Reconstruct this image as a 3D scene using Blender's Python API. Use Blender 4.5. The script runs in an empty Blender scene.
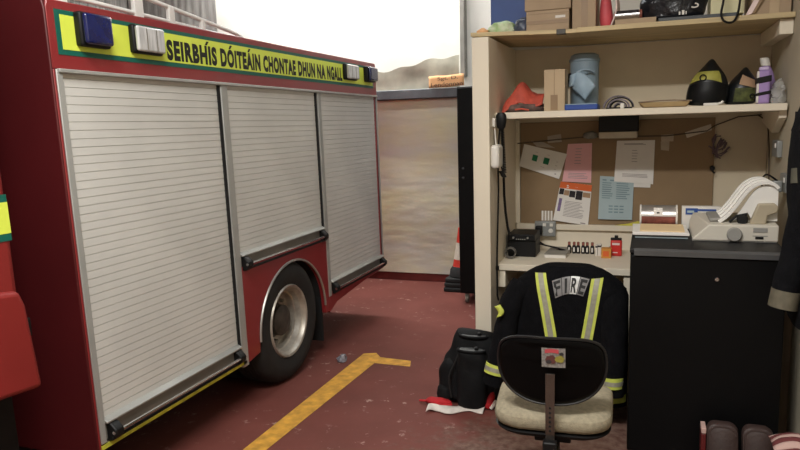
import bpy, bmesh, math, random
from mathutils import Vector, Matrix, noise as mnoise
random.seed(7)
SC = bpy.context.scene
COL = SC.collection
PI = math.pi
def R(d): return math.radians(d)

# ------------------------------------------------------------------ materials
def lin(c):
    return tuple(((v/255)/12.92 if v/255 <= .04045 else ((v/255+.055)/1.055)**2.4) for v in c)
MATS = {}
def mat(name, rgb, rough=.6, metal=0., var=.12, scale=8., bump=0., bscale=60., spec=.5, alpha=1., trans=0., coat=0., rgb2=None, stretch=None, emis=0.):
    if name in MATS: return MATS[name]
    m = bpy.data.materials.new(name); m.use_nodes = True
    nt = m.node_tree; N = nt.nodes; L = nt.links
    b = N['Principled BSDF']
    tc = N.new('ShaderNodeTexCoord')
    src = tc.outputs['Object']
    if stretch:
        mp = N.new('ShaderNodeMapping'); mp.inputs['Scale'].default_value = stretch
        L.new(src, mp.inputs['Vector']); src = mp.outputs['Vector']
    nz = N.new('ShaderNodeTexNoise'); nz.inputs['Scale'].default_value = scale; nz.inputs['Detail'].default_value = 5
    L.new(src, nz.inputs['Vector'])
    rp = N.new('ShaderNodeValToRGB')
    c = lin(rgb)
    d = lin(rgb2) if rgb2 else tuple(v*(1-var*1.6) for v in c)
    e = c if rgb2 else tuple(min(1, v*(1+var)) for v in c)
    rp.color_ramp.elements[0].position = .3; rp.color_ramp.elements[0].color = (*d, 1)
    rp.color_ramp.elements[1].position = .7; rp.color_ramp.elements[1].color = (*e, 1)
    L.new(nz.outputs['Fac'], rp.inputs['Fac']); L.new(rp.outputs['Color'], b.inputs['Base Color'])
    b.inputs['Roughness'].default_value = rough; b.inputs['Metallic'].default_value = metal
    b.inputs['Specular IOR Level'].default_value = spec
    b.inputs['Coat Weight'].default_value = coat
    b.inputs['Alpha'].default_value = alpha
    b.inputs['Transmission Weight'].default_value = trans
    if bump:
        n2 = N.new('ShaderNodeTexNoise'); n2.inputs['Scale'].default_value = bscale; n2.inputs['Detail'].default_value = 4
        L.new(src, n2.inputs['Vector'])
        bp = N.new('ShaderNodeBump'); bp.inputs['Strength'].default_value = bump; bp.inputs['Distance'].default_value = .01
        L.new(n2.outputs['Fac'], bp.inputs['Height']); L.new(bp.outputs['Normal'], b.inputs['Normal'])
    MATS[name] = m
    return m

def floor_material():
    m = bpy.data.materials.new('worn_red_floor_paint'); m.use_nodes = True
    nt = m.node_tree; N = nt.nodes; L = nt.links; b = N['Principled BSDF']
    tc = N.new('ShaderNodeNewGeometry'); P = tc.outputs['Position']
    def nz(s, det=6, rough=.6):
        n = N.new('ShaderNodeTexNoise'); n.inputs['Scale'].default_value = s; n.inputs['Detail'].default_value = det; n.inputs['Roughness'].default_value = rough
        L.new(P, n.inputs['Vector']); return n.outputs['Fac']
    def ramp(f, p0, c0, p1, c1):
        r = N.new('ShaderNodeValToRGB'); r.color_ramp.elements[0].position = p0; r.color_ramp.elements[0].color = c0
        r.color_ramp.elements[1].position = p1; r.color_ramp.elements[1].color = c1; L.new(f, r.inputs['Fac']); return r.outputs['Color']
    def mix(f, a, c):
        x = N.new('ShaderNodeMix'); x.data_type = 'RGBA'; L.new(f, x.inputs['Factor'])
        for v, s in ((a, x.inputs[6]), (c, x.inputs[7])):
            if isinstance(v, tuple): s.default_value = v
            else: L.new(v, s)
        return x.outputs[2]
    K0 = (0, 0, 0, 1); K1 = (1, 1, 1, 1)
    base = ramp(nz(2.2), .3, (*lin((104, 57, 51)), 1), .7, (*lin((119, 69, 62)), 1))
    dirt = ramp(nz(.9, 3), .45, K0, .75, (.55, .55, .55, 1))
    c = mix(dirt, base, (*lin((88, 56, 50)), 1))
    chips = ramp(nz(13, 8, .66), .60, K0, .65, (.75, .75, .75, 1))
    region = ramp(nz(2.1, 2), .44, K0, .60, K1)
    mm = N.new('ShaderNodeMath'); mm.operation = 'MULTIPLY'; L.new(chips, mm.inputs[0]); L.new(region, mm.inputs[1])
    c = mix(mm.outputs[0], c, (*lin((172, 146, 136)), 1))
    # bare concrete around the desk, growing towards +x and -y
    sx = N.new('ShaderNodeSeparateXYZ'); L.new(P, sx.inputs[0])
    a = N.new('ShaderNodeMath'); a.operation = 'MULTIPLY_ADD'; L.new(sx.outputs['X'], a.inputs[0]); a.inputs[1].default_value = .55; a.inputs[2].default_value = 1.10
    y = N.new('ShaderNodeMath'); y.operation = 'MULTIPLY_ADD'; L.new(sx.outputs['Y'], y.inputs[0]); y.inputs[1].default_value = -.28; L.new(a.outputs[0], y.inputs[2])
    n3 = N.new('ShaderNodeMath'); n3.operation = 'MULTIPLY_ADD'; L.new(nz(9, 8, .7), n3.inputs[0]); n3.inputs[1].default_value = .9; L.new(y.outputs[0], n3.inputs[2])
    worn = ramp(n3.outputs[0], .08, K0, .26, (.85, .85, .85, 1))
    conc = ramp(nz(24, 6), .35, (*lin((86, 62, 54)), 1), .65, (*lin((122, 102, 90)), 1))
    c = mix(worn, c, conc)
    L.new(c, b.inputs['Base Color'])
    b.inputs['Roughness'].default_value = .6; b.inputs['Specular IOR Level'].default_value = .14
    bp = N.new('ShaderNodeBump'); bp.inputs['Strength'].default_value = .06; bp.inputs['Distance'].default_value = .006
    L.new(nz(18), bp.inputs['Height']); L.new(bp.outputs['Normal'], b.inputs['Normal'])
    return m

M = dict(
 red=lambda: mat('fire_red_paint', (134, 41, 43), .33, var=.07, scale=2, coat=.25),
 red_shaded=lambda: mat('shaded_red_paint', (78, 19, 22), .45, var=.1, scale=2),  # body red with the cab's shade on the bulkhead put into the colour
 red_bright=lambda: mat('bright_red_cab_paint', (130, 37, 34), .45, var=.06, scale=2),
 lime=lambda: mat('lime_reflective', (216, 230, 84), .5, var=.04),
 green=lambda: mat('green_border', (8, 92, 78), .5, var=.06),
 black=lambda: mat('black_plastic', (17, 17, 18), .5, var=.15, spec=.3),
 matt=lambda: mat('black_matt', (12, 12, 13), .8, var=.2),
 letter=lambda: mat('black_lettering', (18, 18, 16), .6, var=.05),
 alu=lambda: mat('brushed_aluminium', (176, 176, 172), .42, .75, var=.08, scale=3),
 alu_d=lambda: mat('dull_aluminium', (128, 124, 116), .5, .3, var=.12, scale=4),
 slat=lambda: mat('shutter_aluminium', (208, 207, 202), .5, .12, var=.05, scale=2.5),
 chrome=lambda: mat('polished_metal', (205, 205, 205), .2, 1., var=.04),
 rim=lambda: mat('wheel_silver', (176, 170, 160), .42, .55, var=.2, scale=14),
 tyre=lambda: mat('tyre_rubber', (27, 26, 25), .85, var=.25, scale=10),
 under=lambda: mat('underbody_grime', (20, 18, 17), .9, var=.3),
 bluelens=lambda: mat('blue_lens', (14, 24, 78), .25, var=.2, scale=20, coat=.5),
 clearlens=lambda: mat('clear_lens', (206, 206, 206), .2, .15, var=.22, scale=16, coat=.6, stretch=(1, 4, .5)),
 wall=lambda: mat('white_limewash', (236, 234, 226), .9, var=.05, scale=3, bump=.15, bscale=12),
 wall_l=lambda: mat('grey_weathered_wall', (140, 138, 134), .9, var=.35, scale=5, stretch=(1, 6, .6)),
 cream_wall=lambda: mat('cream_wall_paint', (192, 182, 160), .85, var=.06, scale=3),
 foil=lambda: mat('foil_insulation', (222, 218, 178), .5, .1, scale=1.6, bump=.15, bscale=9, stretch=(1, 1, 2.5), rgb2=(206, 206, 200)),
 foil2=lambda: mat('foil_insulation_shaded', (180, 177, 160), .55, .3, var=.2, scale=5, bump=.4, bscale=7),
 steel=lambda: mat('dark_grey_steel', (104, 110, 114), .5, .3, var=.12),
 redskirt=lambda: mat('red_skirting', (112, 44, 40), .7, var=.15),
 cream=lambda: mat('cream_painted_wood', (230, 220, 200), .6, var=.05, scale=3, stretch=(1, 1, .3)),
 pine=lambda: mat('pine_edge', (200, 180, 138), .6, var=.14, scale=5, stretch=(.4, 4, 8)),
 shelfback=lambda: mat('beige_back_board', (220, 206, 180), .75, var=.06, scale=2),
 cork=lambda: mat('brown_hardboard', (146, 122, 92), .8, var=.08, scale=3, bump=.05, bscale=80),
 yellowpaint=lambda: mat('worn_yellow_paint', (202, 150, 54), .7, var=.22, scale=16),
 card=lambda: mat('cardboard', (172, 150, 124), .8, var=.07, scale=5),
 card_l=lambda: mat('pale_cardboard', (188, 166, 136), .8, var=.06, scale=5),
 card_d=lambda: mat('brown_tape', (146, 120, 90), .45, var=.05),
 paper=lambda: mat('white_paper', (232, 228, 222), .8, var=.02),
 pinkp=lambda: mat('pink_paper', (232, 178, 182), .8, var=.02),
 bluep=lambda: mat('pale_blue_paper', (172, 190, 194), .8, var=.03),
 manila=lambda: mat('manila_paper', (236, 208, 162), .8, var=.03),
 orange=lambda: mat('orange_print', (222, 104, 48), .7, var=.05),
 ink=lambda: mat('printed_ink', (156, 148, 148), .8, var=.1),
 inkd=lambda: mat('dark_print', (44, 40, 44), .8, var=.4, scale=40),
 greenp=lambda: mat('green_print', (16, 118, 76), .7, var=.08),
 purplep=lambda: mat('mauve_print', (128, 110, 150), .8, var=.2, scale=30),
 navy=lambda: mat('turnout_cloth', (13, 13, 16), .95, var=.25, scale=30, bump=.3, bscale=160, spec=.15),
 hivis=lambda: mat('hi_vis_yellow', (200, 210, 92), .7, var=.08, scale=20),
 silver=lambda: mat('retroreflective_silver', (158, 156, 140), .5, .1, var=.1, scale=60),
 silver_b=lambda: mat('bright_retroreflective_silver', (208, 208, 206), .45, .1, var=.1, scale=60),
 patch=lambda: mat('grey_reflective_patch', (126, 124, 124), .5, .1, var=.1, scale=40),
 dimcuff=lambda: mat('dull_reflective_cuff', (98, 92, 76), .7, var=.15, scale=30),
 beige_f=lambda: mat('beige_seat_fabric', (150, 141, 120), .95, var=.12, scale=60, bump=.4, bscale=260, spec=.1),
 bag=lambda: mat('black_bag_nylon', (15, 16, 18), .8, var=.25, scale=12, bump=.35, bscale=18, spec=.25),
 baggrey=lambda: mat('grey_bag_trim', (66, 68, 68), .6, var=.1),
 redcloth=lambda: mat('red_fabric', (178, 26, 34), .8, var=.15, scale=20),
 whitecloth=lambda: mat('white_fabric', (216, 208, 200), .9, var=.1, scale=20),
 cab=lambda: mat('black_cabinet_enamel', (9, 9, 10), .5, var=.15, scale=3, spec=.18),
 cabtop=lambda: mat('grey_cabinet_edge', (86, 86, 86), .35, .2, var=.1),
 printer=lambda: mat('printer_beige', (208, 202, 188), .55, var=.03),
 printer_w=lambda: mat('printer_white', (234, 232, 226), .45, var=.02),
 printer_g=lambda: mat('printer_grey', (150, 148, 142), .55, var=.05),
 printer_t=lambda: mat('printer_tan', (178, 166, 142), .6, var=.05),
 tin=lambda: mat('tin_metal', (200, 196, 192), .3, .7, var=.2, scale=10),
 rust=lambda: mat('red_brown_label', (132, 74, 62), .6, var=.3, scale=25),
 bluebox=lambda: mat('blue_card', (42, 78, 150), .6, var=.05),
 bluecrate=lambda: mat('blue_crate_plastic', (56, 84, 148), .5, var=.06),
 blueplast=lambda: mat('royal_blue_plastic', (36, 70, 148), .5, var=.06),
 bluegrey=lambda: mat('blue_grey_plastic', (136, 156, 170), .55, var=.06),
 bluecloth=lambda: mat('pale_blue_cloth', (162, 184, 200), .8, var=.05),
 orangebag=lambda: mat('orange_red_bag', (196, 84, 66), .7, var=.14, scale=12, bump=.3, bscale=22),
 camo=lambda: mat('mottled_cloth', (58, 52, 50), .9, var=.5, scale=26, rgb2=(122, 96, 88)),
 crumple=lambda: mat('crumpled_dark_plastic', (28, 30, 36), .28, var=.3, scale=20, bump=.9, bscale=26),
 navyplastic=lambda: mat('slate_plastic_bag', (74, 82, 100), .3, var=.3, scale=20, bump=.8, bscale=26),
 greenbag=lambda: mat('pale_green_bag', (222, 226, 204), .6, var=.2, scale=16, rgb2=(140, 184, 104), bump=.8, bscale=22),
 pinkbag=lambda: mat('pink_red_bag', (206, 84, 92), .6, var=.1),
 pinkwhite=lambda: mat('pale_pink_sheet', (236, 214, 210), .7, var=.08),
 cream_box=lambda: mat('cream_box', (222, 216, 176), .7, var=.04),
 folder=lambda: mat('slate_folder', (84, 88, 92), .6, var=.08),
 strap=lambda: mat('black_webbing', (20, 18, 18), .8, var=.2),
 coil=lambda: mat('striped_webbing', (124, 116, 122), .8, var=.3, scale=40),
 helmet=lambda: mat('black_helmet', (17, 20, 22), .38, var=.15),
 helm_y=lambda: mat('dull_lime_panel', (158, 154, 70), .6, var=.2, scale=14),
 helm_d=lambda: mat('mossy_mesh', (82, 88, 46), .8, var=.4, scale=30),
 tan=lambda: mat('tan_leather', (170, 138, 108), .7, var=.08),
 purple=lambda: mat('lilac_plastic', (166, 140, 196), .5, var=.06),
 clear=lambda: mat('clear_plastic', (210, 210, 205), .25, var=.1, alpha=.45, bump=.8, bscale=24),
 redflask=lambda: mat('red_flask', (206, 44, 40), .4, var=.06),
 obox=lambda: mat('orange_box', (206, 142, 62), .7, var=.05),
 socket=lambda: mat('grey_socket_metal', (150, 152, 150), .4, .3, var=.08),
 white=lambda: mat('white_plastic', (226, 222, 214), .5, var=.03),
 brownlea=lambda: mat('dark_brown_leather', (62, 46, 42), .6, var=.18, scale=8, bump=.2, bscale=60),
 redrug=lambda: mat('striped_cloth_red', (106, 50, 50), .9, var=.1),
 pinkrug=lambda: mat('striped_cloth_pale', (196, 164, 154), .9, var=.06),
 brownwood=lambda: mat('brown_wood', (138, 118, 96), .7, var=.2, scale=6, stretch=(4, 4, .4)),
 orangecard=lambda: mat('orange_cardboard', (224, 172, 122), .8, var=.06, scale=12),
 conered=lambda: mat('cone_red', (206, 60, 46), .6, var=.1),
 purplecable=lambda: mat('purple_cable', (106, 88, 96), .6, var=.2),
 ceil=lambda: mat('ceiling_paint', (205, 203, 198), .9, var=.04),
 yellowbit=lambda: mat('yellow_note', (212, 204, 84), .7, var=.15, scale=20),
 screen=lambda: mat('grey_display', (104, 112, 112), .3, var=.2, scale=50),
)
def mm(k):
    m = M[k]
    if callable(m): m = m(); M[k] = m
    return m

# ------------------------------------------------------------------ mesh builder
class MB:
    def __init__(s): s.v = []; s.f = []; s.m = []
    def add(s, vs, fs, mi=0):
        o = len(s.v); s.v += [tuple(p) for p in vs]; s.f += [tuple(i+o for i in f) for f in fs]; s.m += [mi]*len(fs); return s
    def box(s, x0, y0, z0, x1, y1, z1, mi=0, fn=None):
        vs = [(x, y, z) for z in (z0, z1) for y in (y0, y1) for x in (x0, x1)]
        if fn: vs = [fn(*p) for p in vs]
        return s.add(vs, [(0, 2, 3, 1), (4, 5, 7, 6), (0, 1, 5, 4), (2, 6, 7, 3), (0, 4, 6, 2), (1, 3, 7, 5)], mi)
    def rings(s, rs, mi=0, cap=True, close=True):
        n = len(rs[0]); vs = [p for r in rs for p in r]; fs = []
        for i in range(len(rs)-1):
            for j in range(n if close else n-1):
                a = i*n+j; b = i*n+(j+1) % n; fs.append((a, b, b+n, a+n))
        if cap: fs.append(tuple(range(n-1, -1, -1))); fs.append(tuple((len(rs)-1)*n+j for j in range(n)))
        return s.add(vs, fs, mi)
    def tube(s, pts, r, n=8, mi=0, sq=1.):
        P = [Vector(p) for p in pts]; k = len(P); rr = r if isinstance(r, (list, tuple)) else [r]*k
        rs = []; nrm = None
        for i in range(k):
            t = (P[min(i+1, k-1)]-P[max(i-1, 0)]).normalized()
            if nrm is None:
                nrm = t.cross(Vector((0, 0, 1)) if abs(t.z) < .9 else Vector((1, 0, 0))).normalized()
            else:
                nrm = (nrm - t*nrm.dot(t)).normalized()
            b = t.cross(nrm)
            rs.append([P[i]+(nrm*math.cos(2*PI*j/n)+b*sq*math.sin(2*PI*j/n))*rr[i] for j in range(n)])
        return s.rings(rs, mi)
    def lathe(s, prof, c=(0, 0, 0), axis='z', n=24, mi=0, cap=True):
        rs = []
        for r, h in prof:
            ring = []
            for j in range(n):
                a = 2*PI*j/n; p, q = r*math.cos(a), r*math.sin(a)
                ring.append({'z': (c[0]+p, c[1]+q, c[2]+h), 'x': (c[0]+h, c[1]+p, c[2]+q), 'y': (c[0]+p, c[1]+h, c[2]+q)}[axis])
            rs.append(ring)
        return s.rings(rs, mi, cap)
    def prism(s, poly, axis, a, b, mi=0):
        def pt(u, v, h): return {'x': (h, u, v), 'y': (u, h, v), 'z': (u, v, h)}[axis]
        n = len(poly)
        vs = [pt(u, v, a) for u, v in poly]+[pt(u, v, b) for u, v in poly]
        fs = [tuple(range(n-1, -1, -1)), tuple(range(n, 2*n))]+[(i, (i+1) % n, (i+1) % n+n, i+n) for i in range(n)]
        return s.add(vs, fs, mi)
    def grid(s, fn, nu, nv, mi=0):
        vs = [fn(i/nu, j/nv) for j in range(nv+1) for i in range(nu+1)]
        fs = [(j*(nu+1)+i, j*(nu+1)+i+1, (j+1)*(nu+1)+i+1, (j+1)*(nu+1)+i) for j in range(nv) for i in range(nu)]
        return s.add(vs, fs, mi)
    def ell(s, c, r, nu=20, nv=12, mi=0, fn=None):
        rs = []
        for i in range(1, nv):
            th = PI*i/nv-PI/2
            ring = [(c[0]+r[0]*math.cos(th)*math.cos(2*PI*j/nu), c[1]+r[1]*math.cos(th)*math.sin(2*PI*j/nu), c[2]+r[2]*math.sin(th)) for j in range(nu)]
            rs.append([fn(*p) for p in ring] if fn else ring)
        return s.rings(rs, mi)
    def build(s, name, mats, parent=None, bevel=0, seg=2, smooth=True, angle=40, subsurf=0, solid=0, base=False):
        if not s.v: return None
        V = [Vector(p) for p in s.v]
        lo = [min(p[i] for p in V) for i in range(3)]; hi = [max(p[i] for p in V) for i in range(3)]
        o = Vector(((lo[0]+hi[0])/2, (lo[1]+hi[1])/2, lo[2] if base else (lo[2]+hi[2])/2))
        me = bpy.data.meshes.new(name)
        me.from_pydata([p-o for p in V], [], s.f)
        if not isinstance(mats, (list, tuple)): mats = [mats]
        for k in mats: me.materials.append(mm(k) if isinstance(k, str) else k)
        me.polygons.foreach_set('material_index', s.m)
        bm = bmesh.new(); bm.from_mesh(me); bmesh.ops.recalc_face_normals(bm, faces=bm.faces); bm.to_mesh(me); bm.free()
        if smooth:
            me.polygons.foreach_set('use_smooth', [True]*len(me.polygons)); me.set_sharp_from_angle(angle=R(angle))
        ob = bpy.data.objects.new(name, me); COL.objects.link(ob)
        WL[ob] = o
        if parent is not None: ob.parent = parent; ob.location = o-WL[parent]
        else: ob.location = o
        if solid:
            md = ob.modifiers.new('solid', 'SOLIDIFY'); md.thickness = solid; md.offset = 0
        if bevel:
            md = ob.modifiers.new('bevel', 'BEVEL'); md.width = bevel; md.segments = seg; md.limit_method = 'ANGLE'; md.angle_limit = R(35)
        if subsurf:
            md = ob.modifiers.new('sub', 'SUBSURF'); md.levels = subsurf; md.render_levels = subsurf
        return ob
WL = {}
def tag(o, label, cat, group=None, kind=None):
    o['label'] = label; o['category'] = cat
    if group: o['group'] = group
    if kind: o['kind'] = kind
    return o
def thing(name, label, cat, loc, group=None):
    o = bpy.data.objects.new(name, None); COL.objects.link(o); o.location = loc; o.empty_display_size = .05
    WL[o] = Vector(loc); return tag(o, label, cat, group)
def struct(name, mb, mats, **k):
    o = mb.build(name, mats, **k); o['kind'] = 'structure'; return o
def crum(p, amp, sc, seed=0):
    q = Vector(p); n = mnoise.noise_vector(q*sc+Vector((seed*3.7, seed*1.3, seed*2.1))); return tuple(q+n*amp)
def lerp(a, b, t): return a+(b-a)*t
def interp(tab, z):
    if z <= tab[0][0]: return tab[0][1]
    for (a, u), (b, v) in zip(tab, tab[1:]):
        if z <= b: return lerp(u, v, (z-a)/(b-a))
    return tab[-1][1]
def rrect(cx, cz, hw, hh, r, n=6):
    out = []
    for k, (sx, sz) in enumerate(((1, 1), (-1, 1), (-1, -1), (1, -1))):
        for i in range(n+1):
            a = PI/2*k+PI/2*i/n
            out.append((cx+sx*(hw-r)+r*math.cos(a), cz+sz*(hh-r)+r*math.sin(a)))
    return out
def text_mesh(body, weight=0., space=1.):
    cu = bpy.data.curves.new('txt', 'FONT'); cu.body = body; cu.size = 1; cu.offset = weight; cu.space_character = space; cu.resolution_u = 4
    ob = bpy.data.objects.new('txt', cu); COL.objects.link(ob)
    dg = bpy.context.evaluated_depsgraph_get(); dg.update()
    me = bpy.data.meshes.new_from_object(ob.evaluated_get(dg))
    V = [v.co.copy() for v in me.vertices]; F = [tuple(p.vertices) for p in me.polygons]
    bpy.data.objects.remove(ob); bpy.data.curves.remove(cu); bpy.data.meshes.remove(me)
    x0 = min(v.x for v in V); x1 = max(v.x for v in V); y0 = min(v.y for v in V); y1 = max(v.y for v in V)
    return [((v.x-x0)/(x1-x0), (v.y-y0)/(y1-y0)) for v in V], F
def put_text(mb, body, fn, weight=0., mi=0, space=1.):
    V, F = text_mesh(body, weight, space); mb.add([fn(u, v) for u, v in V], F, mi)

# ------------------------------------------------------------------ camera
cd = bpy.data.cameras.new('camera'); co = bpy.data.objects.new('camera', cd); COL.objects.link(co)
X = Vector((.9395043, .0225203, -.3417961)); Y = Vector((.3412255, -.1487743, .9281333)); U = Vector((-.0299487, -.9886147, -.1474586))
right = Vector((X[0], Y[0], U[0])); up = -Vector((X[1], Y[1], U[1])); back = -Vector((X[2], Y[2], U[2]))
mw = Matrix((right, up, back)).transposed().to_4x4(); mw.translation = (0, 0, 1.6)
co.matrix_world = mw
cd.sensor_width = 36; cd.lens = 680/800*36; cd.clip_start = .02
SC.camera = co

# ------------------------------------------------------------------ the setting
fl = struct('floor', MB().box(-6, -2.5, -.1, 1.2, 6.6, 0), floor_material(), smooth=False)
struct('wall_back', MB().box(-6, 6.5, 0, 1.2, 6.65, 3.9), 'wall', smooth=False)
struct('wall_left', MB().box(-6.1, -2.5, 0, -5.6, 6.5, 3.9), 'wall_l', smooth=False)
struct('wall_right', MB().box(.665, -2.5, 0, .8, 4.66, 3.9), 'cream_wall', smooth=False)
struct('wall_alcove', MB().box(-.98, 4.63, 0, .665, 4.75, 3.9), 'wall', smooth=False)
struct('wall_front', MB().box(-6, -2.65, 0, 1.2, -2.5, 3.9), 'wall', smooth=False)
struct('ceiling', MB().box(-6.1, -2.65, 3.9, 1.2, 6.65, 4.0), 'ceil', smooth=False)
struct('baseboard_back', MB().box(-5.6, 6.46, 0, -.9, 6.5, .085), 'redskirt', smooth=False)
# weathered grey panel high on the back wall, over the roof of the engine
def corr(u, v):
    x = lerp(-5.58, -4.42, u); return (x, 6.47+.0015*math.sin(x*70), lerp(2.2, 3.85, v))
struct('trim_grey_wall_panel', MB().grid(corr, 90, 2), mat('grey_sheet', (158, 156, 152), .8, var=.2, scale=4, stretch=(6, 1, .5)))
# foil faced door and what surrounds it
def foil(u, v): 
    x = lerp(-2.95, -1.7, u); z = lerp(.085, 1.83, v); return (x, 6.44+.012*mnoise.noise(Vector((x*1.5, z*2, 1)))+.003*mnoise.noise(Vector((x*5, z*26, 4))), z)
d1 = struct('door_1', MB().grid(foil, 50, 70), 'foil')
struct('trim_header_beam', MB().box(-3.0, 6.36, 1.835, -1.6, 6.5, 1.925), 'steel', bevel=.006)
struct('trim_door_edge', MB().box(-2.99, 6.38, 0, -2.94, 6.45, 1.84).box(-1.70, 6.38, 0, -1.64, 6.45, 1.84), 'steel', bevel=.004)
def foilb(u, v):
    x = lerp(-2.9, -1.72, u)
    top = 2.11+.11*(1/(1+math.exp(-(x+2.18)*9)))+.012*math.sin(x*21)
    z = lerp(1.925, top, v); return (x, 6.44+.02*mnoise.noise(Vector((x*3, z*4, 8))), z)
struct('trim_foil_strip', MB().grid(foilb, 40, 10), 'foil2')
struct('trim_wall_batten', MB().box(-1.70, 6.4, 2.03, -1.655, 6.5, 3.89), mat('grey_batten', (150, 148, 140), .7), bevel=.003)
struct('trim_shaded_wall', MB().box(.628, 3.60, 0, .665, 3.70, .98), 'brownwood', bevel=.003)  # brown strip stands in for the wall in shade here
# painted yellow line
fm = MB()
fm.add([(x, y, .0025) for x, y in ((-1.892, 2.3), (-1.79, 2.3), (-1.715, 4.075), (-1.46, 4.075), (-1.49, 4.18), (-1.72, 4.195), (-1.78, 4.27), (-1.862, 4.235))], [(0, 1, 2, 7), (2, 5, 6, 7), (2, 3, 4, 5)])
struct('trim_floor_line', fm, 'yellowpaint', smooth=False)

# ------------------------------------------------------------------ fire engine
TX = -2.1
fe = thing('fire_engine', 'large red fire engine with roller shutters and lime lettered fascia, parked along the left', 'fire engine', (-3.2, 3.0, 0))
b = MB()
MB().prism([(-4.2, .25), (TX-.002, .25), (TX-.002, 2.05), (TX-.03, 2.16), (-4.2, 2.16)], 'y', 2.012, 2.05).build('front_bulkhead', 'red_shaded', fe, bevel=.004)
b.prism([(2.02, 1.83), (5.26, 1.83), (5.26, 2.055), (5.25, 2.085), (2.03, 2.085), (2.02, 2.055)], 'x', TX-.06, TX)   # fascia beam
b.box(-4.2, 2.03, 2.05, TX-.05, 5.25, 2.075)                                 # roof
b.box(-4.2, 5.22, .45, TX-.005, 5.26, 2.06)                                  # rear
b.box(TX-.05, 2.02, .29, TX, 2.032, 1.83)                                    # front corner strip
arch = []
for i in range(25):
    a = PI-PI*i/24*1.0
    arch.append((3.70+.425*math.cos(a), .36+.40*math.sin(a)))
left = [(3.09, .83), (3.09, .27), (3.275, .30)]
poly = left+arch[0:]+[(4.13, .30), (4.19, .30), (4.19, .83)]
# strips over the arch: quads between arch and the top edge
pts = [(3.09, .27), (3.27, .30)]+arch+[(4.13, .30), (4.19, .30)]
vs = []; fs = []
for (u, v) in pts:
    for xx in (TX, TX-.03): vs += [(xx, u, v), (xx, u, .835)]
for i in range(len(pts)-1):
    o = i*4; n = o+4
    fs += [(o, n, n+1, o+1), (o+2, o+3, n+3, n+2), (o, o+2, n+2, n)]
b.add(vs, fs)
b.prism([(4.19, .285), (4.32, .335), (4.82, .375), (5.26, .395), (5.26, .43), (4.19, .43)], 'x', TX-.03, TX)
b.build('body', 'red', fe, bevel=.004)
b = MB().box(-4.15, 2.06, .92, TX-.14, 5.2, 2.04).box(-3.8, 2.06, .42, -2.55, 5.2, .92)
b.box(-2.6, 2.06, .34, TX-.06, 3.10, .92).box(-2.6, 4.25, .46, TX-.06, 5.2, .92)
b.box(-3.6, -.6, .45, -2.75, 2.1, .72).box(-2.75, 1.2, .3, -2.3, 1.82, .68)
b.build('chassis', 'under', fe)
MB().box(TX-.5, 4.145, .10, TX-.03, 4.16, .62).build('mudflap', 'matt', fe)
a = MB().tube([(TX+.003, u, v) for u, v in arch], .008, 6)
a.build('wheel_arch_trim', 'alu', fe)
# wheel well liner
w = MB(); wl = []
for k, xx in enumerate((TX-.03, TX-.45)):
    wl.append([(xx, 3.70+.43*math.cos(PI-PI*i/24), .36+.405*math.sin(PI-PI*i/24)) for i in range(25)])
w.rings(wl, cap=False, close=False); w.box(TX-.47, 3.25, .2, TX-.45, 4.15, .95)
w.build('wheel_well', 'under', fe)
# fascia graphics
g = MB().box(TX, 2.055, 1.885, TX+.002, 5.19, 2.052); gp = g.build('fascia_border', 'green', fe, smooth=False)
g = MB().box(TX+.002, 2.078, 1.905, TX+.0035, 5.175, 2.034); g.build('fascia_panel', 'lime', fe, smooth=False)
t = MB()
words = [('SEIRBHIS', 2.678, 3.068, (.79,)), ('DOITEAIN', 3.10, 3.488, (.235, .70)), ('CHONTAE', 3.52, 3.905, ()), ('DHUN', 3.937, 4.17, ()), ('NA', 4.20, 4.325, ()), ('NGALL', 4.352, 4.597, ())]
for wd_, ya, yb, acc in words:
    put_text(t, wd_, lambda u, v: (TX+.0045, lerp(ya, yb, u), lerp(1.912, 2.006, v)), .058, 0, 1.16)
    for a_ in acc:
        yc = lerp(ya, yb, a_); t.add([(TX+.0045, yc-.012, 2.008), (TX+.0045, yc+.004, 2.008), (TX+.0045, yc+.022, 2.027), (TX+.0045, yc+.002, 2.027)], [(0, 1, 2, 3)])
t.build('lettering', 'letter', fe, smooth=False)
# shutters
def shutter(y0, y1, zb, zt, n):
    s = MB(); ys = (y0, y1); pr = []
    p = (zt-zb)/n
    for i in range(n):
        z = zb+i*p
        pr += [(-.004, z), (-.004, z+.0019), (0, z+.0027), (0, z+p)]
    vs = []
    for (dx, z) in pr: vs += [(TX-.012+dx, y0, z), (TX-.012+dx, y1, z)]
    fs = [(2*i, 2*i+1, 2*i+3, 2*i+2) for i in range(len(pr)-1)]
    s.add(vs, fs)
    sh = s.build('roller_shutter', 'slat', fe, smooth=False)
    # sill with lift bar
    l = MB().prism([(TX-.02, zb+.012), (TX+.018, zb-.004), (TX+.018, zb-.012), (TX-.02, zb-.012)], 'y', y0, y1)
    l.build('sill_ledge', 'alu', sh, bevel=.002)
    d = MB().box(TX-.02, y0, zb-.095, TX-.004, y1, zb-.01); d.build('sill_panel', 'alu_d', sh)
    r = MB().tube([(TX+.034, y0+.01, zb-.056), (TX+.034, y1-.005, zb-.056)], .008, 8); r.build('lift_bar', 'chrome', sh)
    d2 = MB().tube([(TX+.022, y0+.01, zb-.082), (TX+.022, y1-.005, zb-.082)], .008, 8); d2.build('lower_rail', 'black', sh)
    for yy in (y0+.005, y1-.065):
        c = MB().prism([(TX-.01, zb-.01), (TX+.018, zb-.018), (TX+.045, zb-.045), (TX+.045, zb-.072), (TX+.018, zb-.095), (TX-.01, zb-.095)], 'y', yy+.008, yy+.055)
        c.build('bar_clip', 'black', sh, bevel=.005)
    return sh
shutter(2.060, 3.065, .405, 1.83, 43)
shutter(3.14, 4.165, .905, 1.83, 28)
shutter(4.235, 5.235, .505, 1.83, 40)
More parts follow.
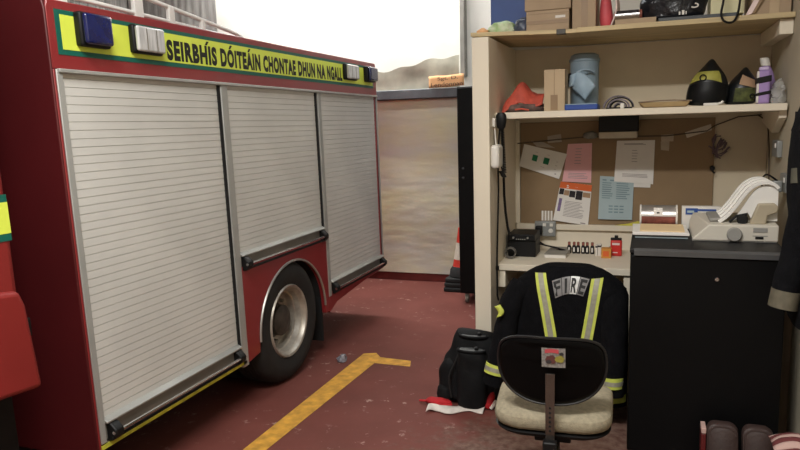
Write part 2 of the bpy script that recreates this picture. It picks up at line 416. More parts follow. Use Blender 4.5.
# guide rails, black seals
frm = mat('frame_aluminium', (168, 168, 164), .45, .3, var=.06)
for bxs in ((2.032, .31, 2.062), (3.083, .27, 3.14), (4.19, .40, 4.235), (5.242, .40, 5.26)): MB().box(TX-.03, bxs[0], bxs[1], TX+.003, bxs[2], 1.83).build('shutter_guide', frm, fe, bevel=.003)
f = MB()
f.box(TX-.03, 2.04, 1.817, TX+.012, 5.25, 1.832); f.build('drip_rail', frm, fe, bevel=.003)
for (u, zb) in ((3.064, .31), (4.164, .82), (5.233, .42)): MB().box(TX-.03, u, zb, TX-.004, u+.02, 1.815).build('rubber_seal', 'matt', fe)
MB().box(TX-.02, 2.03, .286, TX+.003, 3.12, .304).build('sill_stripe', mat('dull_lime_tape', (186, 184, 60), .6, var=.2, scale=20), fe)
MB().box(TX-.05, 2.03, .304, TX-.004, 3.12, .32).build('sill_beam', 'alu_d', fe)
# lamps on the fascia
def lamp(y0, y1, z0, z1, lens, name, d=.05):
    y0 += .012; y1 += .012; z0 -= .012; z1 -= .012
    base = MB().box(TX, y0, z0, TX+d*.62, y1, z1).build(name, 'black', fe, bevel=.010, seg=3)
    l = MB().box(TX+d*.6, y0+.006, z0+.008, TX+d, y1-.006, z1-.006)
    l.build('lens', lens, base, bevel=.018, seg=4)
    if lens == 'clearlens':
        for k in (1, 2): MB().box(TX+d*.98, lerp(y0, y1, k/3)-.003, z0+.016, TX+d+.001, lerp(y0, y1, k/3)+.003, z1-.014).build('lens_rib', 'alu_d', base)
    return base
lamp(2.13, 2.285, 1.935, 2.066, 'bluelens', 'blue_beacon', .06)
wl_ = lamp(2.425, 2.612, 1.935, 2.055, 'clearlens', 'scene_light')
lamp(4.60, 4.81, 1.937, 2.052, 'clearlens', 'scene_light')
lamp(4.985, 5.15, 1.94, 2.06, 'bluelens', 'blue_beacon', .065)
# wheel
wc = (TX-.02, 3.665, .388)
def wheel(c, out=1):
    ty = MB(); prof = [(.226, .0), (.24, .008), (.30, .02), (.345, .016), (.372, -.006), (.388, -.035), (.388, -.19), (.37, -.215), (.30, -.235), (.226, -.22)]
    ty.lathe([(r, h*out) for r, h in prof], c, 'x', 48, cap=False)
    for k in (-.07, -.115, -.16):
        ty.lathe([(.389, (k-.005)*out), (.391, (k-.004)*out), (.391, (k+.012)*out), (.389, (k+.013)*out)], c, 'x', 48, cap=False)
    T = ty.build('wheel', 'tyre', fe)
    rm = MB().lathe([(r, h*out) for r, h in [(.226, -.22), (.232, .004), (.226, .014), (.214, .010), (.206, -.012), (.198, -.02), (.19, -.055), (.182, -.06), (.176, -.10), (.168, -.112), (.12, -.118), (.118, -.112)]], c, 'x', 48, cap=False)
    rm.build('rim', 'rim', T, angle=25)
    h = MB().lathe([(.118, -.116), (.10, -.10), (.098, -.045), (.085, -.035), (.05, -.03), (.0005, -.03)], c, 'x', 28, cap=False)
    h.build('hub', mat('grimy_hub', (72, 66, 60), .6, .3, var=.3, scale=20), T)
    for i in range(8):
        a = 2*PI*i/8; 
        MB().lathe([(.013, 0), (.013, .022), (.008, .026)], (c[0]-.112, c[1]+.142*math.cos(a), c[2]+.142*math.sin(a)), 'x', 6).build('wheel_nut', 'alu_d', T)
wheel(wc)
# inner twin tyre
ty = MB().lathe([(.22, -.28), (.34, -.275), (.386, -.30), (.386, -.45), (.34, -.48), (.22, -.47)], wc, 'x', 40, cap=False); ty.build('inner_tyre', 'tyre', fe)
MB().tube([(TX-.3, 3.665, .388), (TX-1.9, 3.665, .388)], .07, 10).build('axle', 'under', fe)
# cab (rear corner of it is what shows)
c = MB()
c.prism([(-.3, .62), (.2, .62), (.2, .75), (.35, .98), (.6, 1.08), (.95, 1.08), (1.2, .98), (1.33, .7), (1.755, .68), (1.768, 2.16), (1.6, 2.24), (-.1, 2.2), (-.3, 1.5)], 'x', -4.2, TX-.005)
cb = c.build('cab', 'red_bright', fe, bevel=.03, seg=3)
MB().prism([(1.33, .70), (1.79, .66), (1.765, .98), (1.745, 1.04), (1.60, 1.06), (1.44, 1.0), (1.37, .9)], 'x', TX-.03, TX+.012).build('cab_flare', 'red_bright', cb, bevel=.02, seg=3)
MB().box(TX-.004, -.2, 1.222, TX-.0025, 1.752, 1.385).build('cab_stripe_border', 'green', cb, smooth=False)
MB().box(TX-.003, -.2, 1.248, TX-.0015, 1.752, 1.358).build('cab_stripe', 'lime', cb, smooth=False)
MB().box(TX-.02, 1.765, .86, TX-.005, 1.785, .93).build('door_hinge', 'black', cb, bevel=.004)
# roof ladder rack
rk = MB()
rk.tube([(-2.29, 2.06, 2.285), (-2.29, 2.8, 2.225), (-2.29, 3.55, 2.145), (-2.29, 3.75, 2.09)], .012, 8)
rk.tube([(-2.29, 2.06, 2.165), (-2.29, 3.4, 2.12)], .011, 8)
for yy, zz, wd in ((2.28, 2.27, .03), (2.74, 2.24, .03), (2.98, 2.21, .022), (3.24, 2.185, .016)):
    rk.box(-2.302, yy-wd, 2.07, -2.278, yy+wd, zz)
rr = rk.build('roof_rack', mat('white_rack_paint', (226, 226, 222), .5, var=.05), fe, bevel=.004)
MB().box(-3.3, 2.2, 2.075, -2.5, 3.3, 2.16).build('roof_locker', 'alu', fe, bevel=.01)

# the engine stands with a slight rake on its springs
def rake(o):
    for c in o.children:
        if c.name.split('.')[0] in ('wheel', 'inner_tyre', 'axle', 'mudflap'): continue
        w_ = WL[c]
        for v in c.data.vertices:
            p = v.co+w_
            v.co.y -= .026*(p.z-1.15); v.co.z += .012*(5.26-p.y)/3.24
        rake(c)
rake(fe)

# ------------------------------------------------------------------ shelving unit
su = thing('shelving_unit', 'tall cream built-in shelving unit of open bays over a desk', 'shelving', (-.15, 4.3, 0))
XR = .663
sp = MB().box(-.94, 3.79, 0, -.845, 4.62, 2.058); sp.build('side_panel', 'cream', su, bevel=.003)
MB().box(-.86, 4.605, .0, XR, 4.625, 2.055).build('back_panel', 'shelfback', su, smooth=False)
tl_ = lambda x, y, z: (x, y, z+.020*max(0, (-.45-x)/.53))
ts = MB().box(-.98, 3.93, 2.062, -.45, 4.62, 2.084, fn=tl_).box(-.45, 3.93, 2.062, -.385, 4.62, 2.084).box(-.385, 3.925, 2.062, XR, 4.62, 2.088); tsh = ts.build('top_shelf', 'pine', su, bevel=.002)
MB().box(-.495, 3.926, 2.06, -.445, 3.97, 2.087).build('joint_plate', mat('dark_steel_plate', (72, 70, 66), .5, .5), tsh, bevel=.002)
MB().box(.60, 3.96, 1.985, XR, 4.6, 2.06).build('shelf_batten', 'cream', su, bevel=.003)
ms = MB().box(-.845, 3.95, 1.607, XR-.01, 4.605, 1.645); ms.build('middle_shelf', 'cream', su, bevel=.004)
br = MB().prism([(4.0, 1.607), (4.58, 1.607), (4.58, 1.55), (4.2, 1.49), (4.0, 1.57)], 'x', XR-.04, XR-.003); br.build('shelf_bracket', 'cream', su, bevel=.003)
MB().box(-.835, 4.56, .868, .02, 4.605, .905).box(-.835, 4.585, .7, .02, 4.605, .868).build('back_ledge', 'cream', su, bevel=.003)
MB().box(-.845, 4.58, .905, -.815, 4.605, 1.6).build('upright_batten', 'cream', su, bevel=.002)
dt = MB().box(-.845, 3.98, .705, -.07, 4.585, .745); dt = dt.build('desk', 'cream', None, bevel=.004, base=False)
tag(dt, 'cream desk top running between the post and the black cabinet', 'desk')
MB().box(-.845, 3.99, .60, -.80, 4.5, .705).build('support_block', 'cream', dt, bevel=.003)
MB().box(-.12, 4.0, 0, -.085, 4.5, .705).build('leg_panel', 'cream', dt, bevel=.003)
cb_ = MB().box(-.812, 4.588, .905, .375, 4.604, 1.58); cb_ = cb_.build('noticeboard', 'cork', None, bevel=.002)
tag(cb_, 'brown hardboard noticeboard behind the desk, pinned with papers', 'noticeboard')
BY = 4.586

# ------------------------------------------------------------------ papers on the board
def sheet(name, quad, m, label, cat, y=BY, curl=.004, lines=None, parts=(), group=None):
    (a, b_, c_, d) = quad
    def P(u, v, off=0.):
        x0 = lerp(a[0], b_[0], u); z0 = lerp(a[1], b_[1], u); x1 = lerp(d[0], c_[0], u); z1 = lerp(d[1], c_[1], u)
        w = 1-v
        return (lerp(x0, x1, w), y-.0012-off-curl*(w**2)*(1+.5*math.sin(u*5)), lerp(z0, z1, w))
    s = MB().grid(lambda u, v: P(u, v), 8, 10)
    o = s.build(name, m, None); tag(o, label, cat, group)
    for (nm, mk, rects) in parts:
        q = MB()
        for (u0, v0, u1, v1) in rects:
            q.grid(lambda i, j: P(lerp(u0, u1, i), lerp(v0, v1, j), .0012), 3, 3)
        q.build(nm, mk, o)
    return o
def lines(u0, u1, v0, v1, n, jag=.25):
    out = []
    for i in range(n):
        v = lerp(v0, v1, i/max(1, n-1)); out.append((u0, v, lerp(u0, u1, 1-random.random()*jag), v+.012))
    return out
sheet('notice', [(-.786, 1.44), (-.505, 1.37), (-.556, 1.206), (-.84+.02, 1.294)], 'paper', 'white landscape notice with two green squares pinned at a tilt', 'paper', y=BY-.003,
      parts=[('green_square', 'greenp', [(.26, .40, .38, .66)]), ('green_square', 'greenp', [(.53, .40, .66, .66)]), ('caption', 'ink', lines(.3, .36, .78, .8, 1)+lines(.58, .64, .78, .8, 1)+lines(.82, .87, .3, .6, 3)+[(.86, .12, .9, .16)]+lines(.5, .6, .25, .3, 1))])
sheet('paper_sheet', [(-.50, 1.435), (-.348, 1.438), (-.351, 1.18), (-.535, 1.19)], 'pinkp', 'pink printed sheet pinned above the orange and white leaflet', 'paper',
      parts=[('print', 'ink', lines(.35, .6, .86, .48, 6)+lines(.18, .9, .22, .1, 4))])
sheet('leaflet', [(-.545, 1.19), (-.345, 1.165), (-.367, .899), (-.594, .932)], 'paper', 'leaflet with an orange heading and a row of photos, below the pink sheet', 'leaflet', y=BY-.004, curl=.008,
      parts=[('heading', 'orange', [(0, .84, 1, 1)]), ('heading_text', 'paper', [(.22, .9, .42, .93), (.22, .86, .7, .88), (.48, .90, .58, .94)]),
             ('photo', 'inkd', [(.02, .68, .16, .83)]), ('photo', 'inkd', [(.34, .64, .52, .80)]), ('photo', 'inkd', [(.54, .6, .74, .82)]), ('photo', 'tan', [(.17, .67, .33, .8)]), ('photo', 'tan', [(.75, .68, .98, .8)]),
             ('side_title', 'purplep', [(.06, .25, .15, .58)]), ('print', 'ink', lines(.25, .85, .52, .15, 11)+[(.78, .02, .92, .05)])])
sheet('paper_sheet', [(-.19, 1.42), (.026, 1.43), (.012, 1.15), (-.13, 1.155)], 'paper', 'lower white sheet peeping out under the larger white page', 'paper', y=BY-.0005, curl=.002)
sheet('paper_sheet', [(-.194, 1.45), (.033, 1.45), (.028, 1.172), (-.208, 1.19)], 'paper', 'white printed page pinned above and right of the pale blue sheet', 'paper', y=BY-.003,
      parts=[('print', 'ink', lines(.42, .58, .76, .5, 5)+lines(.2, .85, .2, .14, 3, .05)+lines(.2, .8, .9, .92, 2))])
sheet('paper_sheet', [(-.295, 1.226), (-.087, 1.212), (-.094, .942), (-.304, .944)], 'bluep', 'pale blue typed sheet pinned low on the board', 'paper', y=BY-.006, curl=.006,
      parts=[('print', mat('blue_ink', (124, 148, 156), .8), [(.08+.22*k, .9, .2+.22*k, .93) for k in range(4)]+[(.08, .84-.05*i, .3+.12*random.random(), .86-.05*i) for i in range(8)]+[(.5, .84-.05*i, .78+.12*random.random(), .86-.05*i) for i in range(8)]+[(.3+.16*k, .30-.07*j, .42+.16*k, .33-.07*j) for k in range(3) for j in range(3)])])
sheet('note', [(-.634, 1.488), (-.546, 1.501), (-.539, 1.449), (-.63, 1.444)], mat('grubby_paper', (176, 164, 150), .8), 'small grubby note pinned above the tilted landscape notice', 'paper')
sheet('note', [(-.74, 1.46), (-.66, 1.45), (-.58, 1.41), (-.70, 1.42)], mat('grubby_paper', (176, 164, 150), .8), 'folded note tucked behind top edge of landscape notice', 'paper', curl=.001)
sheet('note', [(.067, 1.481), (.142, 1.485), (.14, 1.44), (.07, 1.44)], mat('beige_note', (186, 172, 152), .8), 'upper of two small beige notes right of the white page', 'paper')
sheet('note', [(.067, 1.44), (.118, 1.44), (.116, 1.381), (.069, 1.388)], mat('beige_note', (186, 172, 152), .8), 'lower of two small beige notes right of the white page', 'paper')
sheet('label_card', [(.205, 1.494), (.35, 1.541), (.356, 1.504), (.217, 1.459)], mat('pale_card', (206, 196, 180), .7), 'white label strip pinned at a slant near the top right of the board', 'label', y=BY-.006,
      parts=[('print', 'ink', lines(.3, .7, .45, .6, 2))])
sc_ = sheet('striped_card', [(-.673, .995), (-.594, .995), (-.594, .925), (-.673, .925)], mat('tan_card', (150, 124, 92), .8), 'small card with four white upright bars over the grey socket', 'card', y=BY-.004, curl=.001,
      parts=[('bar', 'paper', [(.04+.25*k, .03, .2+.25*k, .97)]) for k in range(4)])
# crumpled wrapper pinned along the wire, purple cable, hook
cw = MB().ell((-.36, BY-.02, 1.488), (.05, .012, .022), 14, 8, fn=lambda x, y, z: crum((x, y, z), .012, 40)); o = cw.build('wrapper', mat('grey_wrapper', (126, 124, 116), .5, var=.3, scale=30), None); tag(o, 'crumpled grey wrapper tucked on the wire above the pink sheet', 'wrapper')
wire = MB().tube([(-.83, BY-.006, 1.445), (-.4, BY-.008, 1.478), (.1, BY-.01, 1.475), (.33, BY-.008, 1.5), (.37, BY-.006, 1.53), (.5, 4.59, 1.58), (.62, 4.55, 1.588)], .004, 6)
o = wire.build('cable', mat('brown_cable', (84, 70, 56), .7), None); tag(o, 'thin brown cable strung across the top of the noticeboard', 'cable')
pc = MB()
for k in range(7):
    rnd = random.Random(k); a0 = rnd.random()*6
    pc.tube([(.375+.05*math.cos(a0+t*.9)*(.4+.6*rnd.random())+.01*t, BY-.02-.008*rnd.random(), 1.435+.045*math.sin(a0+t*1.1)-.012*t) for t in range(6)], .0045, 6)
o = pc.build('cable_tangle', 'purplecable', None); tag(o, 'tangled dull purple cable at the top right corner of the noticeboard', 'cable')
h = MB().lathe([(.012, 0), (.016, -.012), (.012, -.03)], (.366, BY, 1.273), 'y', 12); h.tube([(.366, BY-.02, 1.27), (.370, BY-.03, 1.25), (.378, BY-.035, 1.245)], .005, 6)
o = h.build('hook', 'black', None); tag(o, 'small black hook at the right edge of the noticeboard', 'hook')
# box fixed under the middle shelf
tr = thing('speaker_box', 'black topped pale box fixed under the middle shelf against the board', 'box', (-.18, 4.45, 1.48))
MB().box(-.298, 4.42, 1.51, -.063, 4.6, 1.607).build('upper_case', 'black', tr, bevel=.006)
MB().box(-.296, 4.415, 1.47, -.07, 4.585, 1.51).build('lower_case', mat('pale_case', (196, 186, 166), .6), tr, bevel=.006)

# ------------------------------------------------------------------ post fittings
wu = MB().box(-.845, 3.80, 1.33, -.795, 3.935, 1.465); wu = wu.build('charger_unit', 'white', None, bevel=.022, seg=5); tag(wu, 'rounded white plastic box on the inner face of the shelf post', 'wall box')
wsx = MB().box(-.845, 3.86, 1.565, -.828, 3.92, 1.615); wsx = wsx.build('cable_clip', 'white', None, bevel=.005); tag(wsx, 'small white socket above the rounded white box', 'socket')
MB().tube([(-.836, 3.89, 1.57), (-.832, 3.885, 1.52), (-.826, 3.88, 1.455)], .004, 6).build('lead', 'white', wsx)
hs = thing('radio_handset', 'black radio microphone with curly lead hung from middle shelf edge', 'microphone', (-.80, 3.92, 1.55))
hb = MB().rings([[(-.803+w*math.cos(2*PI*j/16), 3.935-.022+t*math.sin(2*PI*j/16), z) for j in range(16)] for (z, w, t) in ((1.548, .010, .008), (1.56, .024, .014), (1.60, .032, .018), (1.63, .030, .018), (1.645, .018, .012))]); hb.build('microphone_body', 'black', hs)
cl = MB(); pts = []
for i in range(260):
    t_ = i/259; a = t_*2*PI*26
    pts.append((-.800+.010*math.cos(a)+.012*t_, 3.925+.010*math.sin(a), lerp(1.55, 1.30, t_)))
cl.tube(pts, .0032, 5); cl.tube([(-.815, 3.93, 1.56), (-.822, 3.925, 1.48), (-.812, 3.92, 1.36), (-.796, 3.92, 1.30)], .004, 6)
cl.build('curly_lead', 'black', hs)
MB().box(-.812, 3.915, 1.272, -.784, 3.935, 1.31, fn=lambda x, y, z: (x+(z-1.29)*-.5, y, z)).build('lead_plug', 'black', hs, bevel=.005)
cab_ = MB().tube([(-.815, 3.935, 1.56), (-.83, 3.94, 1.40), (-.828, 3.945, 1.2), (-.834, 3.945, 1.0), (-.838, 3.94, .85), (-.839, 3.935, .72), (-.838, 3.935, .56), (-.83, 3.93, .53)], .0055, 6)
o = cab_.build('cable', 'black', None); tag(o, 'long black cable hanging down the post past the desk edge', 'cable')
MB().tube([(-.838, 3.936, .74), (-.838, 3.936, .715)], .011, 8).build('inline_clip', 'black', o)
cab2_ = MB().tube([(-.80, 3.96, 1.29), (-.806, 4.0, 1.16), (-.808, 4.05, 1.05), (-.806, 4.1, .95), (-.80, 4.13, .90)], .008, 6)
o = cab2_.build('cable', 'black', None); tag(o, 'shorter thick black lead running down to the black radio', 'cable')

# ------------------------------------------------------------------ things on the desk
ZD = .745
ra = thing('radio_set', 'black desk radio with front controls at left end of the desk', 'radio', (-.745, 4.30, ZD))
MB().box(-.83, 4.22, ZD, -.655, 4.42, .85).build('case', 'black', ra, bevel=.005)
MB().box(-.828, 4.205, .85, -.657, 4.42, .89).build('front_panel', 'black', ra, bevel=.004)
for xx in (-.79, -.70): MB().lathe([(.007, 0), (.006, -.012)], (xx, 4.205, .87), 'y', 10).build('knob', 'alu', ra)
for k in range(5): MB().box(-.775+.013*k, 4.203, .857, -.767+.013*k, 4.206, .862).build('button', 'printer_g', ra)
co_ = MB()
for k in range(6): co_.tube([(-.80+.032*math.cos(t*.55), 4.14+.012*k*.5, ZD+.037+.032*math.sin(t*.55)) for t in range(13)], .004, 5)
o = co_.build('cable_coil', mat('dull_grey_cable', (104, 100, 94), .6), None); tag(o, 'small coil of grey cable beside the black radio', 'cable coil')
so = thing('wall_socket', 'double metal wall socket above the desk with black plug in it', 'socket', (-.64, 4.555, .83))
MB().box(-.709, 4.53, .826, -.571, 4.56, .928).build('face_plate', 'socket', so, bevel=.006)
for xx in (-.655, -.61):
    MB().box(xx, 4.525, .895, xx+.022, 4.53, .915).build('switch', 'white', so, bevel=.002)
MB().lathe([(.016, 0), (.012, -.004)], (-.603, 4.53, .865), 'y', 12).build('outlet', 'white', so)
pl = MB().box(-.70, 4.49, .842, -.655, 4.53, .90, fn=lambda x, y, z: (x, y, z)).build('power_plug', 'black', None, bevel=.008); tag(pl, 'black mains plug in the left half of the double socket', 'plug')
MB().tube([(-.678, 4.495, .85), (-.675, 4.45, .81), (-.62, 4.40, .79), (-.55, 4.37, .785), (-.50, 4.35, .765), (-.51, 4.30, .757)], .005, 6).build('lead', 'black', pl)
MB().tube([(-.66, 4.40, .80), (-.60, 4.36, .795), (-.53, 4.34, .785), (-.49, 4.36, .77), (-.49, 4.4, .75)], .005, 6).build('lead', 'black', pl)
pd = thing('notepad', 'low white pad with a grey cover lying beside black radio', 'notepad', (-.53, 4.36, ZD))
MB().box(-.60, 4.22, ZD, -.47, 4.48, .765, fn=lambda x, y, z: (x+(y-4.22)*.05, y, z)).build('pages', 'paper', pd, bevel=.002)
MB().box(-.602, 4.218, .765, -.468, 4.482, .770, fn=lambda x, y, z: (x+(y-4.22)*.05, y, z)).build('cover', mat('grey_cover', (150, 146, 136), .7), pd)
bo = None
for k in range(6):
    x = -.468+.028*k+.003*(k % 2)
    o = bo.copy() if bo else None
    if not bo:
        bo = thing('small_bottle', 'x', 'bottle', (x, 4.40, ZD), 'small bottles along the back of the desk')
        MB().lathe([(.0115, 0), (.0125, .004), (.0125, .045), (.007, .054)], (x, 4.40, ZD), 'z', 12).build('bottle_body', 'black', bo)
        MB().lathe([(.0085, .054), (.0085, .072), (.007, .074)], (x, 4.40, ZD), 'z', 12).build('cap', 'rust', bo)
        MB().box(x-.005, 4.386, ZD+.012, x+.005, 4.3885, ZD+.04).build('bottle_label', 'white', bo)
        r0 = bo
    else:
        r0 = bo.copy(); COL.objects.link(r0); r0.location = (x, 4.40, ZD)
        for ch in list(bo.children):
            c2 = ch.copy(); COL.objects.link(c2); c2.parent = r0
    r0['label'] = ['small dark bottle with brown cap beside the white pad, leftmost of its row', 'second small dark bottle from the white pad', 'third small dark bottle from the white pad', 'third small dark bottle from the white cartons', 'second small dark bottle from the white cartons', 'small dark bottle next to the white cartons, last of its row'][k]
for k, (x0, x1, hh, lab) in enumerate(((-.302, -.29, .066, 'taller narrow white carton at the end of small bottles'), (-.287, -.268, .07, 'white carton with dark top touching the orange box'))):
    o = MB().box(x0, 4.34, ZD, x1, 4.39, ZD+hh).build('carton', 'white', None, bevel=.001); tag(o, lab, 'carton')
    MB().box(x0-.0005, 4.339, ZD+hh-.014, x1+.0005, 4.391, ZD+hh-.004).build('dark_band', 'inkd', o)
o = MB().box(-.262, 4.27, ZD, -.205, 4.33, ZD+.06).build('orange_box', 'obox', None, bevel=.002); tag(o, 'small orange cardboard box beside the red flask', 'box')
MB().box(-.252, 4.2692, ZD+.012, -.217, 4.2695, ZD+.045).build('print_panel', 'orange', o)
fk = thing('red_flask', 'small red flask with black cap at right end of the desk', 'flask', (-.178, 4.37, ZD))
MB().box(-.213, 4.35, ZD, -.145, 4.39, ZD+.10).build('flask_body', 'redflask', fk, bevel=.008, seg=3)
MB().box(-.213, 4.352, ZD+.10, -.147, 4.388, ZD+.112).box(-.19, 4.36, ZD+.11, -.168, 4.38, ZD+.128).build('cap', 'black', fk, bevel=.004)
MB().box(-.203, 4.3485, ZD+.07, -.158, 4.3495, ZD+.084).build('print', 'pinkwhite', fk); MB().box(-.2, 4.3485, ZD+.02, -.17, 4.3495, ZD+.026).build('print', 'pinkwhite', fk)
MB().lathe([(.007, 0), (.007, .008)], (-.22, 4.365, ZD+.05), 'x', 8).build('clip', 'black', fk)
o = MB().prism([(-.2, .906), (.0, .906), (.0, .925), (-.06, .935), (-.12, .918)], 'y', 4.565, 4.575).build('yellow_note', 'yellowbit', None); tag(o, 'torn yellow paper lying on the back ledge above the red flask', 'paper')

# ------------------------------------------------------------------ middle shelf items
ZS = 1.645
def loft_blob(c, secs, n=28, amp=.008, sc=14, seed=1, p=2.6):
    rs = []; z00 = secs[0][0]
    fine = []
    for a_, b_ in zip(secs, secs[1:]):
        for k in range(3): fine.append(tuple(lerp(p_, q_, k/3) for p_, q_ in zip(a_, b_)))
    secs = fine+[secs[-1]]
    for (z, w, d, ox, oy) in secs:
        ring = []
        for j in range(n):
            a = 2*PI*j/n; ca, sa = math.cos(a), math.sin(a)
            q = (abs(ca)**p+abs(sa)**p)**(-1/p)
            ring.append(crum((c[0]+ox+w*q*ca, c[1]+oy+d*q*sa, c[2]+z), amp*(0 if z == secs[0][0] else 1), sc, seed))
        rs.append(ring)
    return MB().rings(rs)
# orange bag on dark folded cloth
o = loft_blob((-.70, 4.14, ZS), [(0, .12, .12, 0, 0), (.02, .135, .13, 0, 0), (.045, .12, .12, 0, 0), (.05, .05, .05, 0, 0)], amp=.006, seed=4).build('folded_cloth', 'camo', None, subsurf=1, base=True); tag(o, 'dark mottled folded cloth under the orange bag on the middle shelf', 'cloth')
ob_ = MB()
def obag(u, v):
    # draped folded bag: peak at left of centre, falling to the front
    x = lerp(-.825, -.585, u); y = lerp(4.03, 4.26, v)
    pk = math.exp(-((u-.42)/.22)**2-((v-.45)/.5)**2)*.10
    z = 1.697+.045*v*(1-.4*abs(u-.5))+pk+.03*max(0, u-.5)*2*(1-v*.4)-.045*(max(0, .2-v)/.2)-.03*max(0, (.1-u)/.1)+.012*mnoise.noise(Vector((x*22, y*22, 3)))
    return (x, y, z)
ob_.grid(obag, 24, 16); o = ob_.build('orange_bag', 'orangebag', None, solid=.012, subsurf=1); tag(o, 'crumpled orange red bag at left end of the middle shelf', 'bag')
MB().tube([(-.74, 4.015, 1.66), (-.70, 4.008, 1.664), (-.66, 4.012, 1.655)], .005, 6).build('strap', 'orangebag', o)
o = MB().box(-.572, 4.0, ZS, -.456, 4.16, 1.877).build('cardboard_box', 'card_l', None, bevel=.002); tag(o, 'tall narrow cardboard box standing on the middle shelf', 'box')
MB().box(-.535, 3.998, ZS+.005, -.495, 4.0, 1.735).build('tape_strip', 'card_d', o)
MB().box(-.516, 3.9985, 1.735, -.513, 4.162, 1.8785).build('seam', 'card_d', o)
# blue crate lid and tub
o = MB().box(-.455, 3.985, ZS, -.275, 4.2, 1.675).build('blue_tray', 'blueplast', None, bevel=.006); tag(o, 'flat royal blue tray under the blue grey tub', 'tray')
MB().box(-.452, 4.0, 1.675, -.28, 4.19, 1.681).build('tray_liner', 'bluegrey', o)
tb = thing('plastic_tub', 'tall dull blue grey tub behind the draped pale blue cloth', 'tub', (-.37, 4.28, ZS))
MB().lathe([(.078, 0), (.082, .01), (.084, .25), (.086, .30), (.08, .325), (.06, .335)], (-.375, 4.30, ZS), 'z', 32).build('tub_body', 'bluegrey', tb)
MB().lathe([(.086, .285), (.09, .29), (.09, .30), (.086, .305)], (-.375, 4.30, ZS), 'z', 32, cap=False).build('tub_rim', 'bluegrey', tb)
MB().tube([(-.45, 4.22, 1.86), (-.465, 4.2, 1.83), (-.45, 4.2, 1.79)], .01, 8).build('tub_handle', 'black', tb)
def dcloth(u, v):
    A, B, C, D = (-.412, 1.868), (-.300, 1.782), (-.358, 1.705), (-.432, 1.772)
    x = lerp(lerp(A[0], B[0], u), lerp(D[0], C[0], u), v); z = lerp(lerp(A[1], B[1], u), lerp(D[1], C[1], u), v)
    return (x, 4.185-.03*math.sin(u*PI)*math.sin(v*PI)-.02*u+.004*mnoise.noise(Vector((x*24, z*24, 2))), z+.022*math.sin(u*PI)*(1-v))
dc = MB().grid(dcloth, 12, 12)
dc.grid(lambda u, v: (lerp(-.412, -.345, u)+.045*v, lerp(4.185, 4.215, v), lerp(1.868, 1.855, u)+.022*math.sin(u*PI*.6)-.02*v*v), 8, 4)
o = dc.build('cloth', 'bluecloth', None, solid=.006); tag(o, 'pale blue cloth hanging to a point in front of the tub', 'cloth')
fl2 = MB().grid(lambda u, v: (lerp(-.455, -.415, u)+.008*v, 4.19-.012*math.sin(u*PI), lerp(1.78, 1.85, v)+.015*u), 6, 6)
o = fl2.build('cloth', 'bluecloth', None, solid=.006); tag(o, 'small pale blue cloth flap beside the tub handle, left of the pointed cloth', 'cloth')
# coiled strap
cs = MB()
for k in range(6):
    rad = .018+.0105*k; y0c = 4.05+.006*((k*7) % 3); rs = []
    for t in range(17):
        a = PI*t/16; c_, s_ = math.cos(a), math.sin(a)
        rs.append([(-.165+(rad+dr_)*1.12*c_+.006*math.sin(k*2), yy, ZS+.008+(rad+dr_)*.9*s_) for dr_, yy in ((-.0042, y0c), (.0042, y0c), (.0042, y0c+.05), (-.0042, y0c+.05))])
    cs.rings(rs, k % 2)
cs.box(-.235, 4.055, ZS, -.095, 4.11, ZS+.010)
o = cs.build('coiled_strap', ['strap', 'coil'], None); tag(o, 'coiled striped dark webbing strap on the middle shelf', 'strap')
cf = MB().box(-.157, 4.02, ZS, -.136, 4.045, ZS+.03).build('buckle', 'white', o, bevel=.004)
# flat wooden tray
fw = MB().rings([[(x, y, z) for x, y in [(-.05+e, 3.935+e*.5), (.195-e, 3.935+e*.5), (.205-e, 4.10), (-.06+e, 4.10)]] for z, e in ((ZS, .02), (ZS+.012, .008), (ZS+.028, .0))])
o = fw.build('flat_pack', mat('khaki_card', (178, 152, 108), .7), None, bevel=.003, base=True); tag(o, 'flat khaki folded pack overhanging the middle shelf edge', 'pack')
MB().tube([(-.06, 3.934, ZS+.029), (.03, 3.932, ZS+.034), (.12, 3.932, ZS+.035), (.205, 3.934, ZS+.029)], .004, 6).build('top_edge', 'brownwood', o)
# helmets
def helmet(cx, cy, s, name_label, tilt, panel, ring):
    h = thing('fire_helmet', name_label, 'helmet', (cx, cy, ZS))
    def shell(tab):
        rs = []
        for (z, w, d) in tab:
            rs.append([(cx+s*(w*math.copysign(abs(math.cos(a))**.9, math.cos(a)))+tilt*z*s, cy+s*d*math.copysign(abs(math.sin(a))**.9, math.sin(a)), ZS+z*s) for a in [2*PI*j/28 for j in range(28)]])
        return MB().rings(rs)
    shell([(0, .098, .10), (.03, .106, .108), (.075, .106, .112), (.12, .098, .105), (.16, .080, .09), (.19, .056, .07), (.215, .034, .045), (.238, .018, .026), (.25, .006, .01)]).build('shell', 'helmet', h, subsurf=1)
    return h
def shellpt(cx, cy, s, tilt, a, z, off=.003):
    tab = [(0, .098), (.03, .106), (.075, .106), (.12, .098), (.16, .080), (.19, .056), (.215, .034)]
    tabd = [(0, .10), (.03, .108), (.075, .112), (.12, .105), (.16, .09), (.19, .07), (.215, .045)]
    w = interp(tab, z)*s+off; d = interp(tabd, z)*s+off
    return (cx+w*math.sin(a)+tilt*z*s, cy-d*math.cos(a), ZS+z*s)
c1 = (.283, 4.12, 1.0, .10)
h1 = helmet(*c1[:3], 'black helmet with a bright lime front panel and pointed crown', c1[3], 1, 1)
MB().grid(lambda u, v: shellpt(*c1, lerp(-1.25, .62, u), lerp(.118+.02*math.sin(u*PI), .182, v)), 20, 6).build('front_panel', 'helm_y', h1)
rg = MB(); ctr = shellpt(*c1, -.42, .148, .006)
